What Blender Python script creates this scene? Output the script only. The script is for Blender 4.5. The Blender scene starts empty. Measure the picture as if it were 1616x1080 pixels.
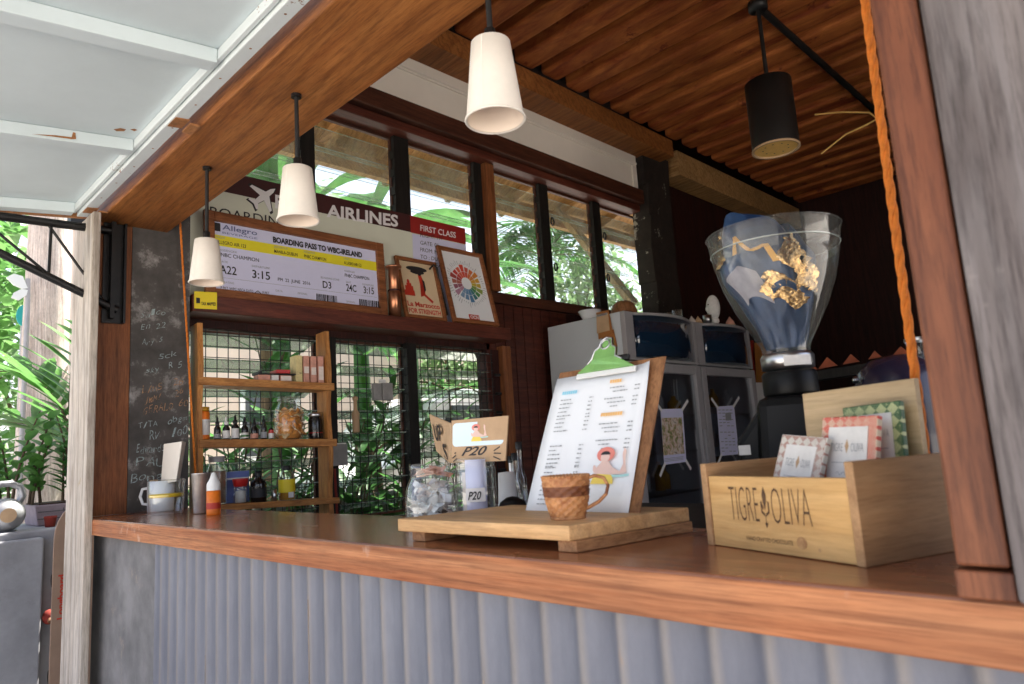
import bpy, math, random
from math import sin, cos, pi, radians
from mathutils import Matrix, Vector
random.seed(7)
S = bpy.context.scene
COL = S.collection

# ------------------------------------------------------------------ camera
FPX = 1092.0
RM = Matrix(((0.70565745, -0.15086364, -0.69230609),
             (0.70578122, 0.06331757, 0.70559462),
             (-0.06261343, -0.98652473, 0.15115724)))     # columns: image right, image down, forward
EYE = Vector((0.0, 0.0, 1.255))
cd = bpy.data.cameras.new('camera'); cam = bpy.data.objects.new('camera', cd); COL.objects.link(cam)
r, d, f = RM.col[0], RM.col[1], RM.col[2]
cam.matrix_world = Matrix(((r[0], -d[0], -f[0], EYE[0]), (r[1], -d[1], -f[1], EYE[1]),
                           (r[2], -d[2], -f[2], EYE[2]), (0, 0, 0, 1)))
cd.sensor_width = 36.0; cd.lens = FPX / 1616 * 36; cd.clip_end = 500; cd.clip_start = 0.03
cd.dof.use_dof = True; cd.dof.focus_distance = 2.5; cd.dof.aperture_fstop = 6.5
S.camera = cam

# ------------------------------------------------------------------ light
SUN_EL, SUN_AZ = radians(58), radians(-8)      # azimuth from +Y towards -X is negative
w = bpy.data.worlds.new('World'); S.world = w; w.use_nodes = True
wn = w.node_tree; bg = wn.nodes['Background']
sky = wn.nodes.new('ShaderNodeTexSky'); sky.sky_type = 'NISHITA'; sky.sun_disc = False
sky.sun_elevation = SUN_EL; sky.sun_rotation = SUN_AZ; sky.dust_density = 2.5; sky.air_density = 1.0
hz = wn.nodes.new('ShaderNodeHueSaturation'); hz.inputs['Saturation'].default_value = .62     # thin white haze over the blue
wn.links.new(sky.outputs[0], hz.inputs['Color']); ht = wn.nodes.new('ShaderNodeMix'); ht.data_type = 'RGBA'; ht.blend_type = 'MULTIPLY'; ht.inputs[0].default_value = 1; ht.inputs[7].default_value = (1.03, .98, 1.03, 1)
wn.links.new(hz.outputs[0], ht.inputs[6]); wn.links.new(ht.outputs[2], bg.inputs[0]); bg.inputs[1].default_value = 0.105
sl = bpy.data.lights.new('sun', 'SUN'); sl.energy = 5.0; sl.angle = radians(0.5); sl.color = (1, .95, .86)
so = bpy.data.objects.new('sun', sl); COL.objects.link(so)
sdir = Vector((sin(SUN_AZ) * cos(SUN_EL), cos(SUN_AZ) * cos(SUN_EL), sin(SUN_EL)))
so.rotation_euler = sdir.to_track_quat('Z', 'Y').to_euler(); so.location = (0, 0, 8)
S.view_settings.view_transform = 'Standard'; S.view_settings.look = 'None'
S.view_settings.gamma = 1; S.view_settings.exposure = 2.12
S.cycles.max_bounces = 10; S.cycles.diffuse_bounces = 6; S.cycles.transparent_max_bounces = 32
S.cycles.glossy_bounces = 4

# ------------------------------------------------------------------ helpers
def ray(px, py): return RM @ Vector((px - 808, py - 540, FPX))
def atx(px, py, x): q = ray(px, py); return EYE + q * ((x - EYE.x) / q.x)
def aty(px, py, y): q = ray(px, py); return EYE + q * ((y - EYE.y) / q.y)
def atz(px, py, z): q = ray(px, py); return EYE + q * ((z - EYE.z) / q.z)
def atp(px, py, o, n): q = ray(px, py); return EYE + q * ((o - EYE).dot(n) / q.dot(n))

def lin(h):
    h = h.lstrip('#'); o = []
    for i in (0, 2, 4):
        c = int(h[i:i+2], 16) / 255
        o.append(c / 12.92 if c <= .04045 else ((c + .055) / 1.055) ** 2.4)
    return tuple(o)

MATS = {}
def _new(name):
    m = bpy.data.materials.new(name); m.use_nodes = True; nt = m.node_tree
    return m, nt, nt.nodes['Principled BSDF']
def _c4(c): return (c[0], c[1], c[2], 1)
def _coords(nt, scale):
    tc = nt.nodes.new('ShaderNodeTexCoord'); mp = nt.nodes.new('ShaderNodeMapping')
    mp.inputs['Scale'].default_value = scale; nt.links.new(tc.outputs['Object'], mp.inputs[0]); return mp
def _noise(nt, vec, scale, detail=5, rough=.6, dist=0):
    n = nt.nodes.new('ShaderNodeTexNoise'); n.inputs['Scale'].default_value = scale
    n.inputs['Detail'].default_value = detail; n.inputs['Roughness'].default_value = rough
    n.inputs['Distortion'].default_value = dist; nt.links.new(vec.outputs[0], n.inputs['Vector']); return n
def _ramp(nt, fac, stops):
    r = nt.nodes.new('ShaderNodeValToRGB'); e = r.color_ramp.elements
    while len(e) < len(stops): e.new(.5)
    for i, (p, c) in enumerate(stops): e[i].position = p; e[i].color = _c4(c)
    nt.links.new(fac, r.inputs[0]); return r
def _mix(nt, fac, a, b, mode='MIX'):
    m = nt.nodes.new('ShaderNodeMix'); m.data_type = 'RGBA'; m.blend_type = mode
    for i, v in ((0, fac), (6, a), (7, b)):
        if hasattr(v, 'is_linked') or hasattr(v, 'links'): nt.links.new(v, m.inputs[i])
        else: m.inputs[i].default_value = v
    return m.outputs[2]
def _bump(nt, b, h, st, dist=.002):
    n = nt.nodes.new('ShaderNodeBump'); n.inputs['Strength'].default_value = st; n.inputs['Distance'].default_value = dist
    nt.links.new(h, n.inputs['Height']); nt.links.new(n.outputs[0], b.inputs['Normal'])

def wood(name, dark, light, ax=0, sc=1., rough=.5, spec=.4, stain=None, coat=0, bump=.25, st=.07, grain=1.):
    m, nt, b = _new(name)
    s = [1., 1., 1.]; s[ax] = st
    mp = _coords(nt, s)
    n1 = _noise(nt, mp, 16 * sc, 6, .6, 1.2)
    n2 = _noise(nt, mp, 210 * sc, 6, .7)
    wv = nt.nodes.new('ShaderNodeTexWave'); wv.wave_type = 'BANDS'; wv.bands_direction = 'DIAGONAL'; wv.inputs['Scale'].default_value = 9 * sc; wv.inputs['Distortion'].default_value = 9; wv.inputs['Detail'].default_value = 4; wv.inputs['Detail Scale'].default_value = 1.6; nt.links.new(mp.outputs[0], wv.inputs['Vector'])
    mp2 = _coords(nt, (1, 1, 1)); n3 = _noise(nt, mp2, 3.1 * sc, 4, .6)
    mid = tuple((a + c) / 2 for a, c in zip(dark, light))
    c1 = _ramp(nt, n1.outputs[0], [(.3, dark), (.5, mid), (.68, light)])
    c2 = _mix(nt, .6 * grain, c1.outputs[0], _ramp(nt, n2.outputs[0], [(.36, tuple(.25 + x * .4 for x in dark)), (.56, (1, 1, 1))]).outputs[0], 'MULTIPLY')
    c2 = _mix(nt, .5 * grain, c2, _ramp(nt, wv.outputs['Fac'], [(.0, (.52, .45, .42)), (.28, (1, 1, 1)), (1, (1.08, 1.04, 1.0))]).outputs[0], 'MULTIPLY')
    c3 = _mix(nt, .6, c2, _ramp(nt, n3.outputs[0], [(.3, (.62, .6, .6)), (.7, (1.15, 1.1, 1.05))]).outputs[0], 'MULTIPLY')
    if stain:
        n4 = _noise(nt, mp2, stain[1], 6, .7)
        c3 = _mix(nt, _ramp(nt, n4.outputs[0], [(stain[2], (0, 0, 0)), (stain[2] + .06, (1, 1, 1))]).outputs[0], c3, _c4(stain[0]))
    nt.links.new(c3, b.inputs['Base Color'])
    b.inputs['Roughness'].default_value = rough; b.inputs['Specular IOR Level'].default_value = spec
    rr = nt.nodes.new('ShaderNodeMapRange'); rr.inputs[3].default_value = rough - .1; rr.inputs[4].default_value = rough + .15
    nt.links.new(n3.outputs[0], rr.inputs[0]); nt.links.new(rr.outputs[0], b.inputs['Roughness'])
    if coat: b.inputs['Coat Weight'].default_value = coat; b.inputs['Coat Roughness'].default_value = .12
    _bump(nt, b, n2.outputs[0], bump); MATS[name] = m; return m

def plain(name, col, rough=.5, metal=0., spec=.5, var=.18, nsc=9., bump=0., stain=None, coat=0, sub=0):
    m, nt, b = _new(name); mp = _coords(nt, (1, 1, 1)); n = _noise(nt, mp, nsc, 6, .65)
    lo = tuple(x * (1 - var) for x in col); hi = tuple(min(1, x * (1 + var * .6)) for x in col)
    c = _ramp(nt, n.outputs[0], [(.3, lo), (.7, hi)]).outputs[0]
    if stain:
        n4 = _noise(nt, mp, stain[1], 7, .75)
        c = _mix(nt, _ramp(nt, n4.outputs[0], [(stain[2], (0, 0, 0)), (stain[2] + stain[3], (1, 1, 1))]).outputs[0], c, _c4(stain[0]))
    nt.links.new(c, b.inputs['Base Color'])
    b.inputs['Roughness'].default_value = rough; b.inputs['Metallic'].default_value = metal
    b.inputs['Specular IOR Level'].default_value = spec
    if coat: b.inputs['Coat Weight'].default_value = coat
    if sub: b.inputs['Subsurface Weight'].default_value = sub; b.inputs['Subsurface Radius'].default_value = (.01, .008, .006)
    if bump: _bump(nt, b, n.outputs[0], bump, .004)
    MATS[name] = m; return m

def glass(name, tint=(.97, .98, .97), blend=.25, rough=.02, base=.04, film=0.0, top=.75, glow=0.0):
    """thin pane or vessel wall: clear with a mirror share that grows at grazing angles"""
    m = bpy.data.materials.new(name); m.use_nodes = True; nt = m.node_tree; nt.nodes.clear()
    o = nt.nodes.new('ShaderNodeOutputMaterial'); t = nt.nodes.new('ShaderNodeBsdfTransparent'); t.inputs[0].default_value = _c4(tint)
    g = nt.nodes.new('ShaderNodeBsdfGlossy'); g.inputs['Roughness'].default_value = rough; g.inputs[0].default_value = (1, 1, 1, 1)
    lw = nt.nodes.new('ShaderNodeLayerWeight'); lw.inputs[0].default_value = blend
    mr = nt.nodes.new('ShaderNodeMapRange'); mr.inputs[3].default_value = base; mr.inputs[4].default_value = top
    nt.links.new(lw.outputs['Facing'], mr.inputs[0])
    mx = nt.nodes.new('ShaderNodeMixShader'); nt.links.new(mr.outputs[0], mx.inputs[0])
    nt.links.new(t.outputs[0], mx.inputs[1]); nt.links.new(g.outputs[0], mx.inputs[2]); last = mx
    if film:
        df = nt.nodes.new('ShaderNodeBsdfTranslucent' if glow else 'ShaderNodeBsdfDiffuse'); df.inputs[0].default_value = (.82, .86, .80, 1)   # dust film; on the window panes also put in as veiling glare
        m2 = nt.nodes.new('ShaderNodeMixShader'); m2.inputs[0].default_value = film
        tc = nt.nodes.new('ShaderNodeTexCoord'); n = nt.nodes.new('ShaderNodeTexNoise'); n.inputs['Scale'].default_value = 7; n.inputs['Detail'].default_value = 8
        nt.links.new(tc.outputs['Object'], n.inputs['Vector'])
        mr2 = nt.nodes.new('ShaderNodeMapRange'); mr2.inputs[1].default_value = .35; mr2.inputs[2].default_value = .75
        mr2.inputs[3].default_value = film * .4; mr2.inputs[4].default_value = film * 1.6
        nt.links.new(n.outputs[0], mr2.inputs[0]); nt.links.new(mr2.outputs[0], m2.inputs[0])
        nt.links.new(last.outputs[0], m2.inputs[1]); nt.links.new(df.outputs[0], m2.inputs[2]); last = m2
    nt.links.new(last.outputs[0], o.inputs[0]); MATS[name] = m; return m

def leafmat(name, c1, c2, trans=.45):
    m, nt, b = _new(name); mp = _coords(nt, (1, 1, 1)); n = _noise(nt, mp, 4.5, 5, .75)
    c = _ramp(nt, n.outputs[0], [(.3, c1), (.6, c2), (.72, (c2[0] * 1.9, c2[1] * 1.05, c2[2]))])
    nt.links.new(c.outputs[0], b.inputs['Base Color']); b.inputs['Roughness'].default_value = .42
    tr = nt.nodes.new('ShaderNodeBsdfTranslucent')
    hs = nt.nodes.new('ShaderNodeHueSaturation'); hs.inputs['Value'].default_value = 1.2; hs.inputs['Saturation'].default_value = .85; nt.links.new(c.outputs[0], hs.inputs['Color'])
    nt.links.new(hs.outputs[0], tr.inputs[0])
    mx = nt.nodes.new('ShaderNodeMixShader'); mx.inputs[0].default_value = trans
    nt.links.new(b.outputs[0], mx.inputs[1]); nt.links.new(tr.outputs[0], mx.inputs[2])
    nt.links.new(mx.outputs[0], nt.nodes['Material Output'].inputs[0]); MATS[name] = m; return m

class MB:
    def __init__(s): s.v = []; s.f = []; s.sm = []; s.groups = []; s.M = Matrix.Identity(4)
    def at(s, x=0, y=0, z=0, rz=0, rx=0, ry=0):
        s.M = Matrix.Translation((x, y, z)) @ Matrix.Rotation(rz, 4, 'Z') @ Matrix.Rotation(ry, 4, 'Y') @ Matrix.Rotation(rx, 4, 'X'); return s
    def add(s, vs, fs, smooth=False):
        k = len(s.v); s.v += [s.M @ Vector(p) for p in vs]; s.f += [[k + i for i in f] for f in fs]; s.sm += [smooth] * len(fs); return s
    def box(s, x0, x1, y0, y1, z0, z1):
        vs = [(x, y, z) for x in (x0, x1) for y in (y0, y1) for z in (z0, z1)]
        return s.add(vs, [(0, 1, 3, 2), (4, 6, 7, 5), (0, 4, 5, 1), (2, 3, 7, 6), (0, 2, 6, 4), (1, 5, 7, 3)])
    def hexa(s, b, t):          # four bottom corners, four top corners
        return s.add(list(b) + list(t), [(3, 2, 1, 0), (4, 5, 6, 7), (0, 1, 5, 4), (1, 2, 6, 5), (2, 3, 7, 6), (3, 0, 4, 7)])
    def bar(s, a, b, wd, ht, up=(0, 0, 1)):
        a, b = Vector(a), Vector(b); d = (b - a).normalized(); u = Vector(up); sd = d.cross(u).normalized() * (wd / 2); u = sd.cross(d).normalized() * (ht / 2)
        return s.hexa([a - sd - u, a + sd - u, b + sd - u, b - sd - u], [a - sd + u, a + sd + u, b + sd + u, b - sd + u])
    def tube(s, pts, rad, n=10, caps=True):
        pts = [Vector(p) for p in pts]; rr = rad if isinstance(rad, (list, tuple)) else [rad] * len(pts)
        vs = []; fs = []; ref = None
        for i, p in enumerate(pts):
            d = (pts[min(i + 1, len(pts) - 1)] - pts[max(i - 1, 0)]).normalized()
            if ref is None: ref = Vector((0, 0, 1)) if abs(d.z) < .9 else Vector((1, 0, 0))
            a = (ref - d * ref.dot(d)).normalized(); b = d.cross(a); ref = a
            for k in range(n):
                t = 2 * pi * k / n; vs.append(p + (a * cos(t) + b * sin(t)) * rr[i])
        for i in range(len(pts) - 1):
            for k in range(n):
                fs.append((i * n + k, i * n + (k + 1) % n, (i + 1) * n + (k + 1) % n, (i + 1) * n + k))
        s.add(vs, fs, True)
        if caps: s.add(vs[:n], [tuple(range(n))[::-1]]); s.add(vs[-n:], [tuple(range(n))])
        return s
    def lathe(s, prof, n=28, a0=0, a1=2 * pi):
        full = abs(a1 - a0 - 2 * pi) < 1e-6; m = n if full else n + 1; vs = []; fs = []
        for (rd, z) in prof:
            for k in range(m):
                t = a0 + (a1 - a0) * k / n; vs.append((rd * cos(t), rd * sin(t), z))
        for i in range(len(prof) - 1):
            for k in range(n):
                k2 = (k + 1) % m; fs.append((i * m + k, i * m + k2, (i + 1) * m + k2, (i + 1) * m + k))
        return s.add(vs, fs, True)
    def prism(s, poly, z0, z1):   # polygon in xy extruded in z
        n = len(poly)
        return s.add([(p[0], p[1], z0) for p in poly] + [(p[0], p[1], z1) for p in poly],
                     [tuple(range(n))[::-1], tuple(range(n, 2 * n))] + [(i, (i + 1) % n, n + (i + 1) % n, n + i) for i in range(n)])
    def ngon(s, pts): return s.add(pts, [tuple(range(len(pts)))])
    def ball(s, c, rx, ry=None, rz=None, n=14):
        ry = ry or rx; rz = rz or rx; c = Vector(c); vs = []; fs = []; m = n // 2
        for i in range(m + 1):
            a = -pi / 2 + pi * i / m
            for k in range(n):
                t = 2 * pi * k / n; vs.append(c + Vector((rx * cos(a) * cos(t), ry * cos(a) * sin(t), rz * sin(a))))
        for i in range(m):
            for k in range(n): fs.append((i * n + k, i * n + (k + 1) % n, (i + 1) * n + (k + 1) % n, (i + 1) * n + k))
        return s.add(vs, fs, True)
    def text(s, st, o, right, up, nrm, off=.001, bold=0., shear=0.):
        """text stretched into the rectangle right x up (cap height), lying on a surface"""
        cu = bpy.data.curves.new('t', 'FONT'); cu.body = st; cu.offset = bold; cu.shear = shear; cu.resolution_u = 3
        ob = bpy.data.objects.new('t', cu); me = ob.to_mesh()
        if me and len(me.vertices):
            xs = [v.co.x for v in me.vertices]; x0, x1 = min(xs), max(xs)
            H = .69
            n = nrm.normalized() * off
            vs = [o + right * ((v.co.x - x0) / max(1e-6, x1 - x0)) + up * (v.co.y / H) + n for v in me.vertices]
            fs = [tuple(p.vertices) for p in me.polygons]
            k = len(s.v), len(s.f); s.add(vs, fs); s.groups.append((k, (len(s.v), len(s.f))))
        ob.to_mesh_clear(); bpy.data.objects.remove(ob); bpy.data.curves.remove(cu); return s
    def ptext(s, st, a, b, h, fn, nrm, off=.001, bold=0., shear=0.):
        """the same between two image points of its baseline, on the surface fn"""
        o = fn(*a); rt = fn(*b) - o; up = fn(a[0], a[1] - h) - o
        return s.text(st, o, rt, up, nrm, off, bold, shear)
    def pquad(s, pts, fn, nrm, off=.001):
        n = nrm.normalized() * off
        return s.ngon([fn(*p) + n for p in pts])
    def strip(s, pts, wd, nrm):   # flat ribbon through 3-D points on a surface
        pts = [Vector(p) for p in pts]; vs = []
        for i, p in enumerate(pts):
            d = (pts[min(i + 1, len(pts) - 1)] - pts[max(i - 1, 0)]).normalized(); sd = d.cross(nrm).normalized() * wd / 2
            vs += [p - sd, p + sd]
        return s.add(vs, [(2 * i, 2 * i + 1, 2 * i + 3, 2 * i + 2) for i in range(len(pts) - 1)])
    def build_split(s, name, mat, parent):     # every line of writing its own part
        used = set()
        for (v0, f0), (v1, f1) in s.groups:
            m = MB(); m.v = s.v[v0:v1]; m.f = [[i - v0 for i in f] for f in s.f[f0:f1]]; m.sm = s.sm[f0:f1]; used.update(range(f0, f1)); m.build(name, mat, parent)
        rest = [i for i in range(len(s.f)) if i not in used]
        if rest:
            m = MB(); mp = {}
            for i in rest:
                fc = []
                for v in s.f[i]:
                    if v not in mp: mp[v] = len(m.v); m.v.append(s.v[v])
                    fc.append(mp[v])
                m.f.append(fc); m.sm.append(s.sm[i])
            return m.build('printed_mark', mat, parent)
    def build(s, name, mat, parent=None, world=True, bevel=0, thick=0, subsurf=0):
        me = bpy.data.meshes.new(name)
        vs = s.v
        if parent is not None and world:
            inv = WM[parent.name].inverted(); vs = [inv @ p for p in vs]
        me.from_pydata([tuple(p) for p in vs], [], s.f); me.materials.append(MATS[mat] if isinstance(mat, str) else mat)
        for p, q in zip(me.polygons, s.sm): p.use_smooth = q
        me.update()
        o = bpy.data.objects.new(name, me); COL.objects.link(o)
        if parent is not None: o.parent = parent; WM[o.name] = WM[parent.name].copy()
        else: WM[o.name] = Matrix.Identity(4)
        if thick: md = o.modifiers.new('thickness', 'SOLIDIFY'); md.thickness = thick; md.offset = 0
        if bevel: md = o.modifiers.new('bevel', 'BEVEL'); md.width = bevel; md.segments = 2; md.limit_method = 'ANGLE'; md.angle_limit = radians(40)
        if subsurf: md = o.modifiers.new('smooth', 'SUBSURF'); md.levels = subsurf; md.render_levels = subsurf
        return o
WM = {}
def tag(o, label, cat, group=None, kind=None):
    if label: o['label'] = label
    if cat: o['category'] = cat
    if group: o['group'] = group
    if kind: o['kind'] = kind
    return o
def thing(name, label, cat, loc=(0, 0, 0), rz=0, group=None):
    o = bpy.data.objects.new(name, None); COL.objects.link(o); o.empty_display_size = .05
    o.location = loc; o.rotation_euler = (0, 0, rz)
    WM[o.name] = Matrix.Translation(loc) @ Matrix.Rotation(rz, 4, 'Z'); return tag(o, label, cat, group)
def lab(o, s): o['label'] = s; return o
def dup(root, loc, rz, label):
    r = root.copy(); COL.objects.link(r); r.location = loc; r.rotation_euler = (0, 0, rz); r['label'] = label
    for ch in list(root.children):
        c = ch.copy(); COL.objects.link(c); c.parent = r
        for g in list(ch.children): e = g.copy(); COL.objects.link(e); e.parent = c
    return r
X, Y, Z = Vector((1, 0, 0)), Vector((0, 1, 0)), Vector((0, 0, 1))

# ------------------------------------------------------------------ materials
wood('brown_beam', (.26, .088, .022), (.43, .175, .05), 0, 1, .5, .3)
wood('brown_post', (.20, .065, .022), (.33, .125, .045), 2, 1, .5, .3)
wood('red_post', (.16, .050, .021), (.30, .108, .046), 2, 1.2, .5, .35)
wood('counter_top', (.26, .08, .032), (.50, .20, .09), 0, 1.1, .22, .5, coat=.4, st=.04, stain=((.42, .22, .14), 4, .62))
wood('counter_edge', (.34, .10, .033), (.62, .28, .125), 0, 1.5, .5, .3, stain=((.60, .38, .27), 2.2, .60), st=.03)
wood('ceiling_wood', (.20, .034, .010), (.54, .18, .045), 0, .55, .65, .25, st=.22, stain=((.16, .028, .010), 4.5, .60), grain=.4)
wood('dark_red_wood', (.06, .013, .008), (.13, .035, .02), 1, 1, .5, .35)
wood('dark_planks', (.022, .007, .006), (.055, .014, .010), 2, 1, .6, .3)
wood('window_wood', (.055, .017, .01), (.12, .04, .02), 1, 1, .5, .35)
wood('ledge_wood', (.10, .024, .014), (.17, .045, .026), 1, 1, .45, .4)
wood('black_wood', (.009, .008, .007), (.022, .019, .016), 2, 1, .6, .3)
wood('shelf_wood', (.40, .16, .04), (.62, .30, .09), 1, 1.4, .5, .3)
wood('shelf_upright', (.40, .16, .04), (.62, .30, .09), 2, 1.4, .5, .3)
wood('pine', (.62, .36, .13), (.80, .53, .235), 0, 1.2, .5, .3, grain=.4)
wood('pine_grey', (.52, .38, .21), (.68, .52, .32), 0, 1.5, .55, .3, grain=.35)
wood('pine_side', (.42, .24, .115), (.56, .35, .18), 1, 1.5, .55, .3, grain=.5)
wood('tray_wood', (.54, .31, .13), (.74, .48, .24), 0, 1.6, .55, .3, grain=.6)
wood('tray_runner', (.36, .18, .08), (.52, .29, .14), 1, 1.6, .55, .3)
wood('hardboard', (.28, .13, .055), (.38, .19, .085), 2, 1, .55, .3)
wood('frame_wood', (.22, .075, .025), (.36, .14, .055), 1, 1.5, .45, .4)
wood('grey_board', (.13, .112, .108), (.235, .21, .205), 2, .9, .75, .2, stain=((.30, .26, .24), 3, .62))
wood('white_board', (.47, .41, .34), (.74, .69, .62), 2, 1, .75, .2, stain=((.42, .33, .22), 7, .64))
wood('eave_wood', (.42, .23, .085), (.60, .37, .16), 0, 1.2, .7, .2)
wood('brace_wood', (.50, .33, .16), (.65, .46, .25), 2, 1.2, .7, .2)
wood('trunk_bark', (.58, .48, .42), (.80, .72, .66), 2, 2, .85, .15, bump=.7)
wood('dark_trunk', (.10, .075, .05), (.2, .15, .1), 2, 2, .85, .15, bump=.7)
plain('awning_paint', (.66, .735, .75), .55, var=.10, nsc=1.6, spec=.3, stain=((.62, .56, .47), 5, .69, .05))
plain('awning_trim', (.70, .75, .75), .55, var=.06, nsc=6, spec=.3, stain=((.27, .17, .1), 11, .63, .015))
plain('rust', (.36, .15, .05), .75, var=.5, nsc=45, bump=.3)
plain('black_metal', (.012, .011, .011), .42, .3, var=.3, nsc=30, stain=((.09, .07, .06), 30, .7, .06))
plain('black_paint', (.012, .012, .012), .5, var=.2)
plain('black_gloss', (.006, .006, .006), .42, spec=.2, var=.2)
plain('concrete', (.115, .115, .12), .85, var=.35, nsc=5, bump=.15, stain=((.3, .29, .29), 6.5, .63, .12))
plain('chalk_concrete', (.095, .086, .08), .85, var=.5, nsc=6, bump=.15, stain=((.40, .38, .37), 6, .54, .16))
plain('panel_concrete', (.20, .19, .185), .85, var=.45, nsc=6, bump=.2, stain=((.36, .28, .22), 4.2, .60, .12))
plain('concrete_block', (.33, .33, .35), .9, var=.3, nsc=3, bump=.2, stain=((.2, .2, .21), 5, .6, .2))
plain('corrugated', (.185, .19, .225), .5, .2, var=.3, nsc=6, spec=.4, stain=((.27, .28, .32), 7, .57, .2))
plain('rust_seam', (.30, .24, .19), .75, var=.5, nsc=8)
plain('frieze_paint', (.88, .82, .73), .6, var=.05, nsc=3, spec=.3)
plain('paper_cup', (.86, .79, .70), .6, var=.03, nsc=60, spec=.25)
plain('lamp_inside', (.85, .72, .6), .6, var=.03)
plain('amber', (.8, .5, .15), .5, var=.12, nsc=30)
plain('rope', (.72, .20, .02), .8, var=.25, nsc=90)
plain('fridge_white', (.58, .62, .65), .35, var=.04, nsc=2)
plain('fridge_grey', (.36, .345, .35), .4, .1, var=.08)
plain('fridge_blue', (.008, .024, .05), .1, spec=.8, var=.2, coat=.8)
plain('fridge_inside', (.12, .13, .15), .5, var=.3)
plain('paper', (.86, .88, .90), .6, var=.03, nsc=3, spec=.25)
plain('paper_blue', (.66, .66, .86), .6, var=.04, nsc=3, spec=.25)
plain('cream', (.72, .73, .60), .55, var=.06, nsc=3, spec=.3)
plain('maroon', (.055, .012, .012), .5, var=.1)
plain('red_print', (.33, .02, .015), .5, var=.1)
plain('ink', (.022, .02, .022), .6, var=.1)
plain('grey_ink', (.30, .31, .33), .6, var=.1)
plain('blue_ink', (.12, .14, .3), .6, var=.1)
plain('yellow', (.78, .68, .025), .5, var=.05)
plain('sticker_yellow', (.85, .66, .02), .45, var=.05)
plain('white_print', (.82, .8, .8), .5, var=.03)
plain('poster_cream', (.72, .56, .36), .5, var=.1, nsc=4)
plain('red_ink', (.55, .04, .02), .5, var=.15)
plain('copper', (.60, .26, .14), .32, .9, var=.2, nsc=14)
plain('steel', (.55, .55, .55), .28, 1., var=.15, nsc=20)
plain('brushed', (.62, .58, .54), .35, .9, var=.2, nsc=25)
plain('kraft', (.52, .345, .2), .75, var=.12, nsc=20)
def chalkmat(name, col):
    m, nt, b = _new(name); b.inputs['Base Color'].default_value = _c4(col); b.inputs['Roughness'].default_value = .95; mp = _coords(nt, (1, 1, 1)); n = _noise(nt, mp, 70, 5, .8)
    nt.links.new(_ramp(nt, n.outputs[0], [(.3, (.15, .15, .15)), (.62, (.75, .75, .75))]).outputs[0], b.inputs['Alpha']); MATS[name] = m
chalkmat('chalk', (.55, .68, .68)); chalkmat('chalk_orange', (.62, .36, .20))
plain('orange_liquid', (.75, .16, .02), .35, var=.15)
plain('orange_label', (.85, .2, .015), .4, var=.2, nsc=30)
plain('peel', (.80, .33, .06), .4, var=.45, nsc=60, sub=.1)
plain('peel_pale', (.82, .62, .36), .4, var=.3, nsc=60, sub=.1)
plain('honey', (.55, .27, .02), .25, var=.2)
plain('label_white', (.75, .73, .70), .6, var=.1, nsc=50)
plain('bottle_dark', (.015, .012, .011), .15, spec=.6, var=.2)
plain('tea_box', (.62, .30, .22), .6, var=.3, nsc=30)
plain('tea_white', (.75, .66, .6), .6, var=.15, nsc=40)
plain('tea_yellow', (.66, .55, .26), .6, var=.25, nsc=30)
plain('red_plastic', (.5, .02, .018), .35, var=.1)
plain('clay', (.25, .115, .06), .5, var=.2)
plain('powder', (.27, .15, .09), .8, var=.15)
plain('blue_box', (.12, .17, .45), .5, var=.2)
plain('white_plastic', (.78, .78, .76), .4, var=.03)
plain('white_ceramic', (.78, .80, .82), .2, var=.02)
plain('water_yellow', (.72, .50, .03), .3, var=.1)
plain('green_metal', (.22, .46, .13), .3, .2, var=.2, nsc=40)
plain('teal_print', (.42, .72, .70), .6, var=.05)
plain('sky_print', (.72, .86, .93), .6, var=.05)
plain('sun_print', (.90, .68, .12), .6, var=.05)
plain('skin_print', (.82, .58, .50), .6, var=.1)
plain('hat_print', (.78, .25, .2), .6, var=.1)
plain('cyan_print', (.28, .65, .80), .6, var=.05)
plain('orange_print', (.88, .50, .16), .6, var=.05)
plain('salt', (.62, .61, .58), .8, var=.1, nsc=90)
plain('bag_blue', (.011, .045, .125), .32, .25, var=.4, nsc=18, bump=.8)
plain('bag_gold', (.85, .56, .25), .2, 1., var=.3, nsc=30, bump=1.)
plain('bag_face', (.38, .37, .42), .5, var=.25, nsc=25)
plain('bag_orange', (.85, .45, .06), .5, var=.1)
plain('purple_paint', (.035, .028, .06), .25, spec=.6, var=.15, coat=.3)
plain('triangle_red', (.38, .09, .035), .7, var=.3, nsc=14)
plain('green_print', (.06, .22, .05), .5, var=.7, nsc=24)
plain('orange_wood', (.36, .14, .03), .5, var=.2)
plain('ground', (.55, .52, .47), .9, var=.2, nsc=2, bump=.2)
plain('floor', (.38, .35, .33), .8, var=.3, nsc=3)
plain('planter', (.34, .27, .30), .8, var=.2, nsc=12, bump=.3)
plain('soil', (.05, .03, .02), .95, var=.4)
plain('kettle_iron', (.42, .42, .43), .45, .6, var=.3, nsc=18)
plain('board_brown', (.36, .235, .165), .5, var=.15)
plain('house_peach', (.66, .54, .45), .8, var=.1, nsc=2)
plain('car_white', (.82, .82, .82), .2, coat=.5, var=.02)
plain('car_glass', (.05, .06, .065), .08, var=.1)
plain('tyre', (.015, .015, .015), .8, var=.2)
plain('teal_paint', (.02, .36, .36), .5, var=.1)
plain('grey_bag', (.30, .29, .28), .7, var=.2, nsc=20)
plain('fabric_red', (.25, .03, .02), .9, var=.2)
plain('cobble', (.3, .29, .28), .9, var=.6, nsc=40, bump=.8)
glass('pane', (.95, .97, .95), .35, .03, .02, film=.07, glow=1, top=.5)
glass('pane_green', (.85, .94, .90), .35, .03, .05, film=.05, glow=1)
glass('pane_edge', (.50, .72, .62), .5, .2, .25, film=.35)
glass('jar', (.95, .97, .96), .3, .03, .04, film=.03, top=.6)
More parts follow.
